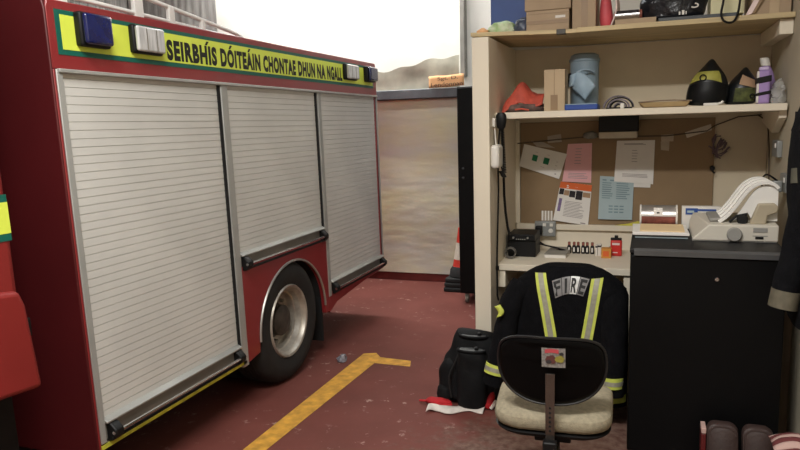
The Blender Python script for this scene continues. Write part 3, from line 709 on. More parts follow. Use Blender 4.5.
rg.tube([(ctr[0]+.015*math.cos(t*PI/8), ctr[1]-.003-.004*math.cos(t*PI/8), ctr[2]+.015*math.sin(t*PI/8)) for t in range(17)], .0035, 6); rg.build('ring_emblem', 'black', h1)
MB().grid(lambda u, v: shellpt(*c1, lerp(-1.15, .95, u), lerp(.02, .108+.018*math.sin(u*PI), v), .004), 20, 6).build('visor', mat('smoked_visor', (10, 12, 14), .5, spec=.3), h1)
c2_ = (.455, 4.16, .80, .12)
h2 = helmet(*c2_[:3], 'smaller dark helmet with a tan patch, between lime helmet and lilac bottle', c2_[3], 0, 0)
MB().grid(lambda u, v: shellpt(*c2_, lerp(-.5, .75, u), lerp(.02, .11, v), .004), 14, 6).build('neck_mesh', 'helm_d', h2)
MB().grid(lambda u, v: shellpt(*c2_, lerp(-.35, 1.1, u), lerp(.135-.04*u, .20-.05*u, v), .004), 14, 5).build('tan_patch', 'tan', h2)
rg = MB(); ctr = shellpt(*c2_, .5, .055, .008); rg.tube([(ctr[0]+.010*math.cos(t*PI/8), ctr[1]-.003, ctr[2]+.010*math.sin(t*PI/8)) for t in range(17)], .003, 6); rg.build('ring_emblem', 'black', h2)
cp = MB().box(.265, 3.985, ZS, .335, 4.005, ZS+.014).tube([(.335, 3.995, ZS+.008), (.352, 3.995, ZS+.012), (.36, 3.995, ZS+.022)], .007, 8)
o = cp.build('clip', 'white', None, bevel=.003); tag(o, 'small white clip lying before the lime fronted helmet', 'clip')
# lilac bottles
pb = thing('spray_bottle', 'lilac bottle with a white cap leaning behind the strapped lilac pack', 'bottle', (.60, 4.22, ZS))
def til(x, y, z): return (x-(z-ZS)*.22, y, z)
rs = [[til(*(.628+r*math.cos(2*PI*j/16), 4.22+r*math.sin(2*PI*j/16), ZS+z)) for j in range(16)] for z, r in ((0, .028), (.01, .031), (.16, .031), (.19, .026), (.205, .018))]
MB().rings(rs).build('bottle_body', 'purple', pb)
rs = [[til(*(.628+r*math.cos(2*PI*j/16), 4.22+r*math.sin(2*PI*j/16), ZS+z)) for j in range(16)] for z, r in ((.203, .022), (.205, .024), (.243, .023), (.247, .02))]
MB().rings(rs).build('cap', 'white', pb)
pk = thing('lilac_pack', 'lilac upright pack bound with two black bands on the middle shelf', 'pack', (.545, 4.06, ZS))
MB().box(.522, 4.03, ZS, .583, 4.09, ZS+.172).build('pack_body', 'purple', pk, bevel=.012, seg=3)
MB().box(.519, 4.028, ZS+.006, .53, 4.05, ZS+.168).build('pale_edge', 'white', pk, bevel=.003)
MB().box(.53, 4.045, ZS+.172, .575, 4.075, ZS+.19).build('cap', mat('pale_lilac', (206, 188, 222), .5), pk, bevel=.005)
for z0, z1 in ((.045, .062), (.108, .14)): MB().box(.518, 4.026, ZS+z0, .587, 4.094, ZS+z1, fn=lambda x, y, z: (x, y, z+(x-.55)*.18)).build('black_band', 'strap', pk, bevel=.004)
o = loft_blob((.622, 4.06, ZS), [(0, .03, .05, 0, 0), (.03, .034, .055, 0, 0), (.07, .03, .05, 0, .01), (.11, .02, .04, .005, .02), (.125, .006, .01, .005, .02)], n=30, amp=.022, sc=34, seed=6).build('plastic_bag', 'clear', None, base=True); tag(o, 'crumpled clear plastic bag at right end of the middle shelf', 'bag')

# ------------------------------------------------------------------ top shelf items
ZT = 2.088
cr = thing('blue_crate', 'blue plastic crate at left end of the top shelf', 'crate', (-.80, 4.35, 2.084))
MB().box(-.93, 4.24, 2.103, -.70, 4.55, 2.46).build('crate_wall', 'bluecrate', cr, bevel=.008)
MB().box(-.94, 4.23, 2.44, -.69, 4.56, 2.48).build('crate_rim', 'bluecrate', cr, bevel=.006)
o = loft_blob((-.825, 4.06, 2.099), [(0, .075, .06, 0, 0), (.02, .08, .065, 0, 0), (.055, .06, .05, .01, 0), (.07, .03, .02, .015, 0)], amp=.019, sc=34, seed=2, n=40).build('plastic_bag', 'greenbag', None, subsurf=1, base=True); tag(o, 'pale green and white crumpled bag before the blue crate', 'bag')
o = loft_blob((-.705, 4.06, 2.095), [(0, .045, .05, 0, 0), (.03, .05, .055, 0, 0), (.07, .04, .045, .01, 0), (.095, .02, .02, .02, 0)], amp=.014, sc=26, seed=3).build('plastic_bag', 'navyplastic', None, base=True); tag(o, 'slate grey crumpled bag between green bag and cardboard box', 'bag')
o = loft_blob((-.925, 4.0, 2.103), [(0, .03, .03, 0, 0), (.015, .032, .03, 0, 0), (.03, .01, .01, 0, 0)], amp=.006, sc=30, seed=5, n=14).build('wrapper', 'orangecard', None, base=True); tag(o, 'small orange wrapper on far left tip of the top shelf', 'wrapper')
def carton(name, x0, x1, y0, y1, z0, z1, m, label, tape=None, seam=None):
    o = MB().box(x0, y0, z0, x1, y1, z1).build(name, m, None, bevel=.003); tag(o, label, 'box')
    if tape: MB().box(tape[0], y0-.0015, tape[1], tape[2], y0, tape[3]).build('tape_strip', tape[4], o)
    if seam: MB().box(x0-.001, y0-.001, seam, x1+.001, y1+.001, seam+.003).build('seam', 'card_d', o)
    return o
cbx = carton('cardboard_box', -.672, -.435, 4.0, 4.3, 2.092, 2.205, 'card', 'lower wide cardboard box with a torn white label on the top shelf', seam=2.185)
MB().box(-.51, 3.998, 2.158, -.455, 4.0, 2.172).build('shiny_label', mat('glossy_tape', (230, 226, 220), .15), cbx)
MB().box(-.672, 3.998, 2.13, -.435, 4.0, 2.15).build('tape_strip', 'card_d', cbx)
carton('cardboard_box', -.68, -.425, 3.995, 4.31, 2.206, 2.33, 'card', 'cardboard box stacked on the one with a torn white label')
bx = carton('cardboard_box', -.418, -.292, 4.0, 4.3, ZT, 2.34, 'card', 'tall upright cardboard box with tape down its middle, on top shelf', tape=(-.37, ZT, -.335, 2.34, 'card_d'))
o = loft_blob((-.238, 4.08, ZT), [(0, .03, .06, 0, 0), (.05, .036, .07, -.002, 0), (.13, .032, .06, -.004, 0), (.19, .02, .05, -.006, 0)], amp=.005, sc=14, seed=8).build('pink_bag', 'pinkbag', None, subsurf=1, base=True); tag(o, 'pink red bag standing between tall cardboard box and silver roll', 'bag')
def psheet(u, v): 
    z = lerp(ZT, ZT+.17, v); return (-.215+.03*math.sin(v*2.4)+.012*u, lerp(4.0, 4.12, u), z)
MB().grid(psheet, 6, 12).build('white_liner', 'pinkwhite', o, solid=.006)
o = MB().box(-.19, 3.97, ZT, .02, 4.2, ZT+.032).build('flat_box', 'card', None, bevel=.003); tag(o, 'low flat brown box beneath the silver roll', 'box')
rl = thing('silver_roll', 'shiny silver wrapped roll lying on the flat brown box', 'roll', (-.13, 4.03, ZT+.032))
MB().lathe([(.012, -.075), (.026, -.07), (.026, .06), (.012, .065)], (-.125, 4.03, ZT+.058), 'x', 20).build('foil_wrap', 'chrome', rl)
MB().lathe([(.024, .058), (.027, .06), (.027, .072), (.01, .074)], (-.125, 4.03, ZT+.058), 'x', 20).build('end_cap', 'rust', rl)
MB().grid(lambda u, v: (lerp(-.19, -.07, u), 4.03-.0265*math.cos(lerp(.3, 1.3, v)), ZT+.058+.0265*math.sin(lerp(.3, 1.3, v))), 6, 5).build('dark_label', 'inkd', rl)
o = MB().box(.03, 3.96, ZT, .41, 4.2, ZT+.022, fn=lambda x, y, z: (x, y, z)).build('folder', 'folder', None, bevel=.004); tag(o, 'flat slate grey folder under the black plastic bag', 'folder')
bb = loft_blob((.10, 4.10, ZT+.022), [(0, .14, .09, 0, 0), (.03, .165, .10, 0, 0), (.10, .165, .10, .005, 0), (.17, .14, .08, .01, 0), (.20, .07, .04, .01, 0)], n=44, amp=.02, sc=17, seed=11).build('plastic_bag', 'crumple', None, subsurf=1, base=True); tag(bb, 'shiny black crumpled plastic bag with white marks on the top shelf', 'bag')
mk = MB()
mk.tube([(.205+.018*math.cos(t*.5), 3.982, ZT+.075+.010*math.sin(t*.5)) for t in range(-5, 4)], .004, 6); mk.box(.13, 3.985, ZT+.034, .138, 3.99, ZT+.05); mk.box(.145, 3.985, ZT+.034, .157, 3.99, ZT+.056); mk.box(.163, 3.985, ZT+.034, .168, 3.99, ZT+.05)
mk.build('white_mark', 'white', bb)
carton('cream_box', .285, .445, 4.02, 4.25, ZT+.023, ZT+.15, 'cream_box', 'pale cream box between black bag and open carton')
oc = thing('open_carton', 'open brown carton with raised flaps at right end of the top shelf', 'box', (.56, 4.15, ZT))
MB().box(.475, 4.0, ZT, .655, 4.3, ZT+.13).build('carton_body', 'card', oc, bevel=.003)
MB().prism([(.445, ZT+.002), (.475, ZT+.012), (.53, ZT+.115), (.505, ZT+.125)], 'y', 3.985, 3.995).build('flap', 'pinkwhite', oc)
MB().prism([(.475, ZT+.012), (.487, ZT+.012), (.548, ZT+.12), (.53, ZT+.122)], 'y', 3.98, 3.996).build('flap_edge', 'card_d', oc)
MB().box(.555, 3.994, ZT, .60, 3.998, ZT+.13).build('pale_panel', 'card_l', oc)
sl = MB(); pts = [(.335, 3.955, 2.25), (.337, 3.93, 2.17), (.328, 3.917, 2.11), (.336, 3.914, 2.072), (.362, 3.912, 2.055), (.388, 3.912, 2.062), (.404, 3.914, 2.10), (.412, 3.92, 2.16), (.418, 3.945, 2.25)]
def smooth(pts, n=4):
    P = [Vector(p) for p in pts]; out = []
    for i in range(len(P)-1):
        p0, p1, p2, p3 = P[max(i-1, 0)], P[i], P[i+1], P[min(i+2, len(P)-1)]
        for k in range(n):
            t = k/n; out.append(.5*((2*p1)+(p2-p0)*t+(2*p0-5*p1+4*p2-p3)*t*t+(3*p1-p0-3*p2+p3)*t**3))
    out.append(P[-1]); return out
sl.tube(smooth(pts), .0125, 8, sq=.45); sl.box(.32, 3.94, 2.242, .43, 4.1, 2.28)
o = sl.build('strap_loop', 'strap', None); tag(o, 'black webbing loop dangling over the top shelf edge', 'strap')

# ------------------------------------------------------------------ right wall fittings
def rsock(y0, y1, z0, z1, label):
    s = thing('wall_socket', label, 'socket', (XR-.01, (y0+y1)/2, z0))
    MB().box(XR-.025, y0, z0, .665, y1, z1).build('face_plate', 'socket', s, bevel=.005)
    MB().box(XR-.03, y0+.03, z0+.05, XR-.024, y0+.055, z0+.075).build('switch', 'white', s, bevel=.002)
    return s
rsock(4.10, 4.26, 1.36, 1.45, 'grey metal socket on the right wall below the middle shelf')
s2 = rsock(3.80, 3.97, 1.20, 1.29, 'grey metal socket on the right wall beside the printer')
pl2 = MB().box(XR-.075, 3.85, 1.20, XR-.03, 3.90, 1.26).build('power_plug', 'socket', None, bevel=.008); tag(pl2, 'grey plug in the right wall socket near the printer', 'plug')
MB().tube(smooth([(XR-.05, 3.86, 1.255), (XR-.10, 3.86, 1.29), (XR-.105, 3.97, 1.25), (XR-.10, 3.97, 1.15), (XR-.08, 3.96, 1.05), (XR-.07, 3.97, 1.0)]), .005, 6).build('lead', 'black', pl2)
o = MB().tube([(.60, 4.56, 1.588), (.645, 4.5, 1.55), (.652, 4.45, 1.40), (.652, 4.4, 1.2), (.65, 4.35, .9), (.65, 4.3, .76)], .004, 6).build('cable', mat('brown_cable', (84, 70, 56), .7), None); tag(o, 'thin cable dropping down the back right corner of bay', 'cable')
MB().box(.635, 4.46, 1.535, .662, 4.52, 1.57).build('junction', mat('green_grey_box', (120, 132, 116), .6), o, bevel=.004)

# ------------------------------------------------------------------ cabinet with printer
cbn = thing('black_cabinet', 'black waist-high steel cabinet with a single locked door', 'cabinet', (.235, 3.6, 0))
MB().box(-.072, 3.305, .012, .575, 3.95, .975).build('carcass', 'cab', cbn, bevel=.006)
dr = MB().box(-.070, 3.272, .004, .573, 3.302, .965).build('door', 'cab', cbn, bevel=.006)
MB().lathe([(.010, .003), (.010, -.006), (.007, -.009)], (.298, 3.270, .868), 'y', 16).build('lock', 'chrome', dr)
MB().box(-.074, 3.27, .975, .577, 3.99, .995).build('top_panel', mat('cabinet_top', (30, 30, 31), .5, var=.15, spec=.25), cbn, bevel=.004)
MB().prism([(3.262, .966), (3.262, .988), (3.275, .998), (3.275, .966)], 'x', -.055, .565).build('front_trim', 'cabtop', cbn)
MB().box(-.06, 3.31, 0, .54, 3.94, .012).build('plinth', 'matt', cbn)
ZC = .9955
# papers
ps = thing('paper_stack', 'stack of white folders topped with a manila sheet on the cabinet', 'papers', (.07, 3.75, ZC))
MB().box(-.058, 3.58, ZC, .19, 3.855, ZC+.010).build('folder', 'bluep', ps, bevel=.002)
MB().box(-.07, 3.565, ZC+.016, .195, 3.86, ZC+.03, fn=lambda x, y, z: (x-(y-3.6)*.02, y, z)).build('white_pages', 'paper', ps, bevel=.003)
MB().box(-.068, 3.575, ZC+.010, .19, 3.858, ZC+.016).build('dark_folder', 'folder', ps, bevel=.001)
MB().box(-.035, 3.60, ZC+.03, .175, 3.84, ZC+.034).build('manila_sheet', 'manila', ps)
# tin and box behind
tn = thing('silver_tin', 'long silver tin with a red brown label behind papers', 'tin', (.055, 3.925, ZC))
MB().rings([[(x, 3.925+.061*math.cos(a), ZC+.0635+.061*math.sin(a)) for a in [2*PI*j/32 for j in range(32)]] for x in (-.036, .146)]).build('tin_body', 'tin', tn, bevel=.003)
def tinp(x, a, r=.062): return (x, 3.925-r*math.cos(a), ZC+.0635+r*math.sin(a))
MB().grid(lambda u, v: tinp(lerp(-.03, .14, u), lerp(-.75, .12, v)), 4, 10).build('label_band', 'rust', tn)
MB().grid(lambda u, v: tinp(lerp(.03, .075, u), lerp(.16, .95, v), .0625), 3, 8).build('white_tag', 'paper', tn)
MB().grid(lambda u, v: tinp(lerp(.046, .06, u), lerp(.36, .5, v), .063), 2, 2).build('dark_mark', 'inkd', tn)
for xx in (-.040, .142): MB().lathe([(.05, 0), (.0635, 0), (.0635, .008), (.05, .008)], (xx, 3.925, ZC+.0635), 'x', 28).build('end_rim', 'white', tn)
pb2 = thing('printed_carton', 'white carton with blue print standing behind the printer', 'box', (.26, 3.92, ZC))
MB().box(.172, 3.905, ZC, .36, 3.945, ZC+.122).build('carton_body', 'white', pb2, bevel=.002)
MB().box(.19, 3.903, ZC+.078, .25, 3.905, ZC+.112).build('blue_panel', 'bluebox', pb2)
MB().box(.25, 3.903, ZC+.098, .34, 3.905, ZC+.108).build('blue_stripe', 'bluebox', pb2)
MB().box(.198, 3.9022, ZC+.088, .232, 3.903, ZC+.1).build('pale_print', 'bluep', pb2)
# dot matrix printer
pr = thing('dot_matrix_printer', 'beige dot matrix printer with a white curved paper guide on the cabinet', 'printer', (.39, 3.7, ZC))
z0 = ZC+.004
def px(x, y, z):
    return (x, y, z)
body = MB()
front = [(.205, z0), (.21, z0+.012), (.278, z0+.078), (.575, z0+.078), (.575, z0)]
backp = [(.205, z0), (.21, z0+.05), (.225, z0+.09), (.575, z0+.095), (.575, z0)]
n_ = 5
vs = [(x, 3.53, z) for x, z in front]+[(x, 3.88, z) for x, z in backp]
body.add(vs, [(4, 3, 2, 1, 0), (5, 6, 7, 8, 9)]+[(i, (i+1) % 5, (i+1) % 5+5, i+5) for i in range(5)])
body.build('printer_body', 'printer', pr, bevel=.006, seg=3)
MB().box(.21, 3.54, ZC, .57, 3.87, z0).build('feet', 'matt', pr)
MB().box(.205, 3.535, ZC+.001, .57, 3.56, z0+.006).build('base_strip', 'printer_g', pr)
MB().lathe([(.0335, .0), (.0335, -.014), (.029, -.02)], (.388, 3.53, z0+.034), 'y', 24).build('platen_knob', 'printer_g', pr, angle=30)
MB().box(.468, 3.527, z0+.046, .528, 3.53, z0+.066).build('vent_panel', 'printer_g', pr)
MB().box(.478, 3.526, z0+.014, .512, 3.53, z0+.024).build('port', 'black', pr)
MB().box(.466, 3.5285, z0+.026, .53, 3.53, z0+.03).build('vent_line', 'printer_g', pr)
# curved guide profile in x-z
prof = [(.325, z0+.082), (.36, z0+.11), (.395, z0+.155), (.43, z0+.21), (.458, z0+.245), (.49, z0+.266), (.525, z0+.272), (.555, z0+.264), (.575, z0+.245)]
pp = [tuple(v) for v in smooth([(x, 0, z) for x, z in prof], 4)]
def arcp(y0, y1, dz=0., th=.006):
    m_ = MB(); rs = []
    for i, (x, _, z) in enumerate(pp):
        a = pp[max(i-1, 0)]; c_ = pp[min(i+1, len(pp)-1)]; tx, tz = c_[0]-a[0], c_[2]-a[2]; l = math.hypot(tx, tz); nx, nz_ = -tz/l, tx/l
        q = (x+nx*dz, z+nz_*dz)
        rs.append([(q[0], y0, q[1]), (q[0], y1, q[1]), (q[0]-nx*th, y1, q[1]-nz_*th), (q[0]-nx*th, y0, q[1]-nz_*th)])
    return m_.rings(rs)
arcp(3.60, 3.84, 0, .005).build('paper_sheet', 'paper', pr)
for k, yy in enumerate((3.585, 3.68, 3.77, 3.84)): arcp(yy, yy+.022, .009, .016).build('guide_rib', 'printer_w', pr, bevel=.002)
sd = MB().prism([(p[0]+.035*(1-i/len(pp)), p[2]-.012) for i, p in enumerate(pp)]+[(.577, z0+.09), (.47, z0+.09), (.45, z0+.13)], 'y', 3.60, 3.612); sd.build('side_plate', 'printer_w', pr)
MB().prism([(.455, z0+.078), (.525, z0+.078), (.53, z0+.12), (.57, z0+.135), (.575, z0+.16), (.56, z0+.178), (.49, z0+.175)], 'y', 3.56, 3.60).build('release_lever', 'printer_t', pr, bevel=.006)
MB().lathe([(.022, 0), (.026, -.012), (.016, -.03)], (.425, 3.585, z0+.10), 'y', 16).build('tractor_knob', 'matt', pr)
MB().tube([(.37, 3.58, z0+.085), (.40, 3.575, z0+.115), (.445, 3.575, z0+.125)], .007, 6).build('tractor_arm', 'matt', pr)
MB().box(.285, 3.6, z0+.082, .335, 3.85, z0+.098, fn=lambda x, y, z: (x, y, z+(x-.285)*.1)).build('top_cover', 'printer_g', pr, bevel=.005)

# ------------------------------------------------------------------ jackets
XJ, YJ = -.385, 3.60
WT = [(.12, .32), (.5, .32), (.64, .315), (.70, .30), (.75, .27), (.78, .235), (.805, .20), (.825, .16), (.838, .12)]
DT = [(.12, .15), (.5, .135), (.72, .12), (.79, .10), (.825, .075), (.838, .06)]
PW = 2.8
def jfold(x, z): return .012*mnoise.noise(Vector((x*7, z*2.2, 5)))*min(1, (.845-z)*4)+.005*mnoise.noise(Vector((x*17, z*8, 1)))
def jfront(x, z, off=0.):
    w = interp(WT, z); d = interp(DT, z); t_ = min(.985, abs((x-XJ)/w))
    return (min(x, -.082), YJ-d*(1-t_**PW)**(1/PW)-off+jfold(x, z), z)
jk = thing('turnout_jacket', 'black firefighter jacket lettered FIRE with yellow braces stripes draped over chair at desk', 'jacket', (XJ, YJ, .1))
rs = []
for i in range(34):
    z = lerp(.12, .838, i/33); w = interp(WT, z); d = interp(DT, z); ring = []
    for j in range(56):
        a = 2*PI*j/56; ca, sa = math.cos(a), math.sin(a)
        q = (abs(ca)**PW+abs(sa)**PW)**(-1/PW)
        x = XJ+w*q*ca; y = YJ+d*q*sa
        ring.append((min(x, -.082), y+jfold(x, z) if sa < 0 else y, z))
    rs.append(ring)
mbj = MB().rings(rs, cap=False)
n56 = 56
mbj.f.append(tuple(33*n56+j for j in range(n56))); mbj.m.append(0)
mbj.build('jacket_body', 'navy', jk)
def sleeve(pts, rad, n=18, seed=0):
    P = smooth(pts, 4); k = len(P)
    rr = [lerp(rad[0], rad[1], i/(k-1))*(1+.05*math.sin(i*1.7+seed)) for i in range(k)]
    return MB().tube(P, rr, n, sq=.85)
sleeve([(-.62, 3.56, .725), (-.67, 3.52, .645), (-.70, 3.49, .50), (-.735, 3.46, .34), (-.765, 3.44, .20)], (.072, .060)).build('sleeve', 'navy', jk)
sleeve([(-.165, 3.585, .715), (-.152, 3.53, .64), (-.15, 3.49, .50), (-.15, 3.46, .34), (-.15, 3.45, .20)], (.072, .060), seed=2).build('sleeve', 'navy', jk)
def stripe(p0, p1, hw, n=26, off=.006, bend=0.):
    def fn(u, v):
        x = lerp(p0[0], p1[0], v)+(u-.5)*2*hw+bend*math.sin(v*PI); z = lerp(p0[1], p1[1], v)+(u-.5)*hw*.15
        return jfront(x, z, off)
    return fn
for p0, p1, bend in (((-.520, .806), (-.425, .22), .010), ((-.232, .792), (-.325, .22), .004)):
    st = MB().grid(stripe(p0, p1, .029, bend=bend), 6, 40).build('brace_stripe', 'hivis', jk)
    MB().grid(stripe(p0, p1, .0135, off=.0075, bend=bend), 4, 40).build('silver_band', 'silver', st)
# lettered patch: four tiles
def tile(u, v, off):
    x = lerp(lerp(-.438, -.298, u), lerp(-.458, -.268, u), v); z = lerp(.698, .785, v)+.018*math.sin(u*PI)-.012*(1-u)+.004*u
    return jfront(x, z, off)
pt_ = MB()
for k, mi in ((0, 0), (1, 0), (2, 1), (3, 0)):
    pt_.grid(lambda u, v, k=k: tile((k+.03+u*.94)/4, v, .007), 6, 6, mi)
pj = pt_.build('name_patch', ['patch', 'silver_b'], jk)
tx = MB()
for k, ch in enumerate('FIRE'):
    wd = (.14, .86) if ch != 'I' else (.36, .64)
    put_text(tx, ch, lambda u, v, k=k, wd=wd: tile((k+lerp(*wd, u))/4, lerp(.08, .92, v), .009), .03)
tx.build('lettering', 'letter', pj, smooth=False)
# sleeve bands
def band(c, ax, r, h, m1, parent):
    A = Vector(ax).normalized()
    def rg_(h0, h1, rr, mk, nm, par):
        return MB().tube([Vector(c)+A*h0, Vector(c)+A*h1], rr, 20, sq=.85).build(nm, mk, par)
    bd = rg_(-h, h, r, m1, 'reflective_band', parent); rg_(-h*.42, h*.42, r+.0015, 'silver', 'silver_band', bd)
band((-.748, 3.452, .283), (-.03, -.03, -.14), .068, .026, 'hivis', jk)
band((-.15, 3.455, .275), (-.0, -.01, -.14), .066, .026, 'hivis', jk)
o = MB().grid(lambda u, v: (-.737+.03*u+.012*math.sin(v*4), 3.425-.008*math.sin(u*3), lerp(.575, .635, v)+.012*u), 6, 6).build('elbow_tab', 'hivis', jk, solid=.004)
MB().grid(lambda u, v: jfront(lerp(-.60, -.06, u) , lerp(.145, .185, v), .006), 40, 3).build('hem_band', 'hivis', jk)
# chair under the jacket
dcn = thing('desk_chair', 'dark office chair at the desk almost hidden under the FIRE jacket', 'chair', (XJ, 3.75, 0))
MB().box(XJ-.17, 3.585, .42, XJ+.17, 3.62, .76).build('backrest', 'black', dcn, bevel=.015)
MB().box(XJ-.2, 3.62, .40, XJ+.2, 3.97, .46).build('seat', 'black', dcn, bevel=.02)
MB().tube([(XJ, 3.79, .4), (XJ, 3.79, .1)], .03, 10).build('column', 'black', dcn)
MB().tube([(XJ, 3.62, .30), (XJ, 3.70, .40)], .015, 8).build('back_bracket', 'black', dcn)
for k in range(5):
    a = 2*PI*k/5+.5; e = (XJ+.24*math.cos(a), 3.79+.2*math.sin(a))
    lg = MB().tube([(XJ, 3.79, .10), (e[0], e[1], .075)], [.024, .016], 8).build('leg', 'black', dcn)
    MB().lathe([(.028, -.012), (.028, .012)], (e[0], e[1], .028), 'x', 14).tube([(e[0], e[1], .03), (e[0], e[1], .08)], .008, 6).build('castor', 'matt', lg)

# hanging coat on the right wall
hc = thing('turnout_coat', 'dark firefighter coat with dull reflective cuff hanging on right wall', 'coat', (.58, 2.92, .75))
rs = []
for i in range(16):
    z = lerp(.80, 1.64, i/15); w = interp([(.8, .055), (1.15, .068), (1.3, .082), (1.56, .082), (1.64, .05)], z); d = interp([(.8, .24), (1.35, .22), (1.55, .17), (1.64, .06)], z)
    rs.append([crum((.585+w*math.cos(a), 2.93+d*math.sin(a), z), .008, 9, 2) for a in [2*PI*j/24 for j in range(24)]])
MB().rings(rs).build('coat_body', 'navy', hc)
sleeve([(.56, 2.90, 1.50), (.555, 2.875, 1.32), (.532, 2.86, 1.12), (.50, 2.845, .95), (.488, 2.84, .865)], (.062, .056), seed=1).build('sleeve', 'navy', hc)
bd = MB().tube([(.499, 2.845, .935), (.489, 2.84, .868)], .061, 20, sq=.85).build('cuff_band', 'dimcuff', hc)
MB().grid(lambda u, v: (.522+.02*math.sin(v*3)-.028*(1-abs(2*v-1)), lerp(2.80, 2.98, u), lerp(1.46, 1.60, v)), 6, 8).build('collar', 'navy', hc, solid=.012)
bd2 = MB().tube([(.557, 2.884, 1.39), (.556, 2.877, 1.335)], .0675, 20, sq=.85).build('sleeve_band', mat('dim_band', (86, 84, 70), .8, var=.15), hc)
hk = MB().box(.645, 2.9, 1.6, .665, 2.96, 1.72).tube([(.65, 2.93, 1.66), (.60, 2.93, 1.65), (.59, 2.93, 1.68)], .007, 6).build('coat_hook', 'steel', None); tag(hk, 'steel hook on right wall holding the dark coat', 'hook')

# ------------------------------------------------------------------ swivel chair in front
CX, CY = -.338, 2.655
ch = thing('swivel_chair', 'swivel chair with beige fabric seat and black plastic back shell', 'chair', (CX, CY, 0))
def crot(mb, a=R(4)):
    out = []
    for (x, y, z) in mb.v:
        out.append((CX+x*math.cos(a)-y*math.sin(a), CY+x*math.sin(a)+y*math.cos(a), z))
    mb.v = out; return mb
def seat_rings(tab, r=.11, seg=8):
    rs = []
    for (z, hw, hd) in tab:
        ring = []
        for (x, y) in rrect(0, 0, hw, hd, min(r, hw*.6), seg):
            ring.append((x*(1+.06*max(0, y)/.2), y, z-.012*(max(0, y-.12)/.1)))
        rs.append(ring)
    return MB().rings(rs)
crot(seat_rings([(.430, .205, .202), (.442, .220, .216), (.465, .225, .222), (.488, .221, .218), (.502, .205, .20), (.507, .15, .15)])).build('seat_cushion', 'beige_f', ch, subsurf=1)
crot(seat_rings([(.397, .15, .15), (.404, .19, .19), (.417, .214, .212), (.430, .222, .218), (.436, .215, .212)])).build('seat_shell', 'black', ch, subsurf=1)
# backrest shell: flat rounded top, deep curved bottom
def backrest(off, inset):
    out = []; n = 64
    for j in range(n):
        a = 2*PI*j/n; ca, sa = math.cos(a), math.sin(a)
        p = 3.6 if sa > 0 else 2.5
        q = (abs(ca)**p+abs(sa)**p)**(-1/p)
        hw = .196-inset; hh = (.105 if sa > 0 else .165)-inset
        x = hw*q*ca*(1-.05*max(0, sa*q)); z = .714+hh*q*sa
        yc = -.235+.055*(x/.2)**2+.03*(z-.714)/.15*-1
        out.append((x, yc+off, z))
    return out
bk = MB().rings([backrest(.028, .012), backrest(.02, .002), backrest(.0, 0), backrest(-.012, .006), backrest(-.016, .018)])
crot(bk).build('backrest_shell', mat('black_gloss_plastic', (9, 9, 10), .4, var=.1, spec=.12), ch)
bkc = MB().rings([backrest(.055, .035), backrest(.05, .016), backrest(.03, .010)]); crot(bkc).build('backrest_cushion', 'beige_f', ch)
rim_ = MB().tube(backrest(-.006, -.001)+[backrest(-.006, -.001)[0]], .006, 6); crot(rim_).build('edge_trim', mat('grey_edge_trim', (30, 30, 31), .3, var=.1), ch)
# sticker (generic patches, no figure)
st = MB()
def stk(u, v, off=0.):
    x = lerp(-.042, .042, u)+.012; z = lerp(.708, .786, v); return (x, -.2545-off+.055*(x/.2)**2-.03*(z-.714)/.15, z)
st.grid(lambda u, v: stk(u, v), 4, 4, 0); st.grid(lambda u, v: stk(lerp(.14, .72, u), lerp(.72, .92, v)+.05*math.sin(u*PI), .001), 6, 3, 1)
for cx_, cz_, r_, mi in ((.4, .42, .24, 2), (.76, .45, .2, 3), (.3, .3, .12, 4), (.84, .72, .09, 4)):
    st.add([stk(cx_, cz_, .0015+.0002*mi)]+[stk(cx_+r_*math.cos(t*PI/8)*(1+.12*math.sin(t*2.4)), cz_+r_*.9*math.sin(t*PI/8)*(1+.12*math.cos(t*1.9)), .0015+.0002*mi) for t in range(16)], [(0, 1+t, 1+(t+1) % 16) for t in range(16)], mi)
crot(st).build('sticker', [mat('grey_sticker', (150, 146, 142), .5, var=.3, scale=120), 'pinkbag', mat('maroon_print', (104, 62, 60), .6), mat('olive_print', (160, 152, 70), .6), mat('charcoal_print', (60, 56, 58), .6)], ch, smooth=False)
# back bar
bar = MB().rings([[(x, y, z) for x, y in ((-.0165, yy), (.0165, yy), (.0165, yy+.008), (-.0165, yy+.008))] for z, yy in ((.685, -.262), (.60, -.262), (.52, -.262), (.47, -.258), (.42, -.25), (.40, -.235), (.385, -.18), (.378, -.02))])
bb_ = crot(bar).build('back_bar', mat('dark_chrome', (120, 112, 106), .25, .9, var=.1), ch, bevel=.002)
for k in range(6):
    crot(MB().lathe([(.0045, 0), (.0045, -.0015)], (0, -.262+(.004 if k > 3 else 0), .555-.018*k), 'y', 10)).build('adjust_hole', 'matt', bb_)
crot(MB().box(-.026, -.275, .30, .026, -.235, .425)).build('bar_clamp', 'black', ch, bevel=.006)
kn = MB().tube([(-.03, -.255, .365), (-.06, -.258, .365)], .007, 8).lathe([(.012, 0), (.014, -.01), (.012, -.022)], (-.058, -.258, .365), 'x', 10); crot(kn).build('adjust_knob', 'black', ch)
crot(MB().box(-.07, -.10, .345, .07, .10, .388).box(-.024, -.26, .31, .024, -.08, .345)).build('mechanism', 'black', ch, bevel=.006)
crot(MB().tube([(0, 0, .36), (0, 0, .22), (0, 0, .215), (0, 0, .09)], [.024, .024, .03, .03], 14)).build('gas_column', 'black', ch)
for k in range(5):
    a = 2*PI*k/5+.3; e = (.26*math.cos(a), .26*math.sin(a))
    lg = crot(MB().tube([(0, 0, .10), (e[0], e[1], .078)], [.026, .017], 8)).build('leg', 'black', ch)
    crot(MB().lathe([(.03, -.013), (.03, .013)], (e[0], e[1], .030), 'x', 16).tube([(e[0], e[1], .03), (e[0], e[1], .08)], .008, 6)).build('castor', 'matt', lg)

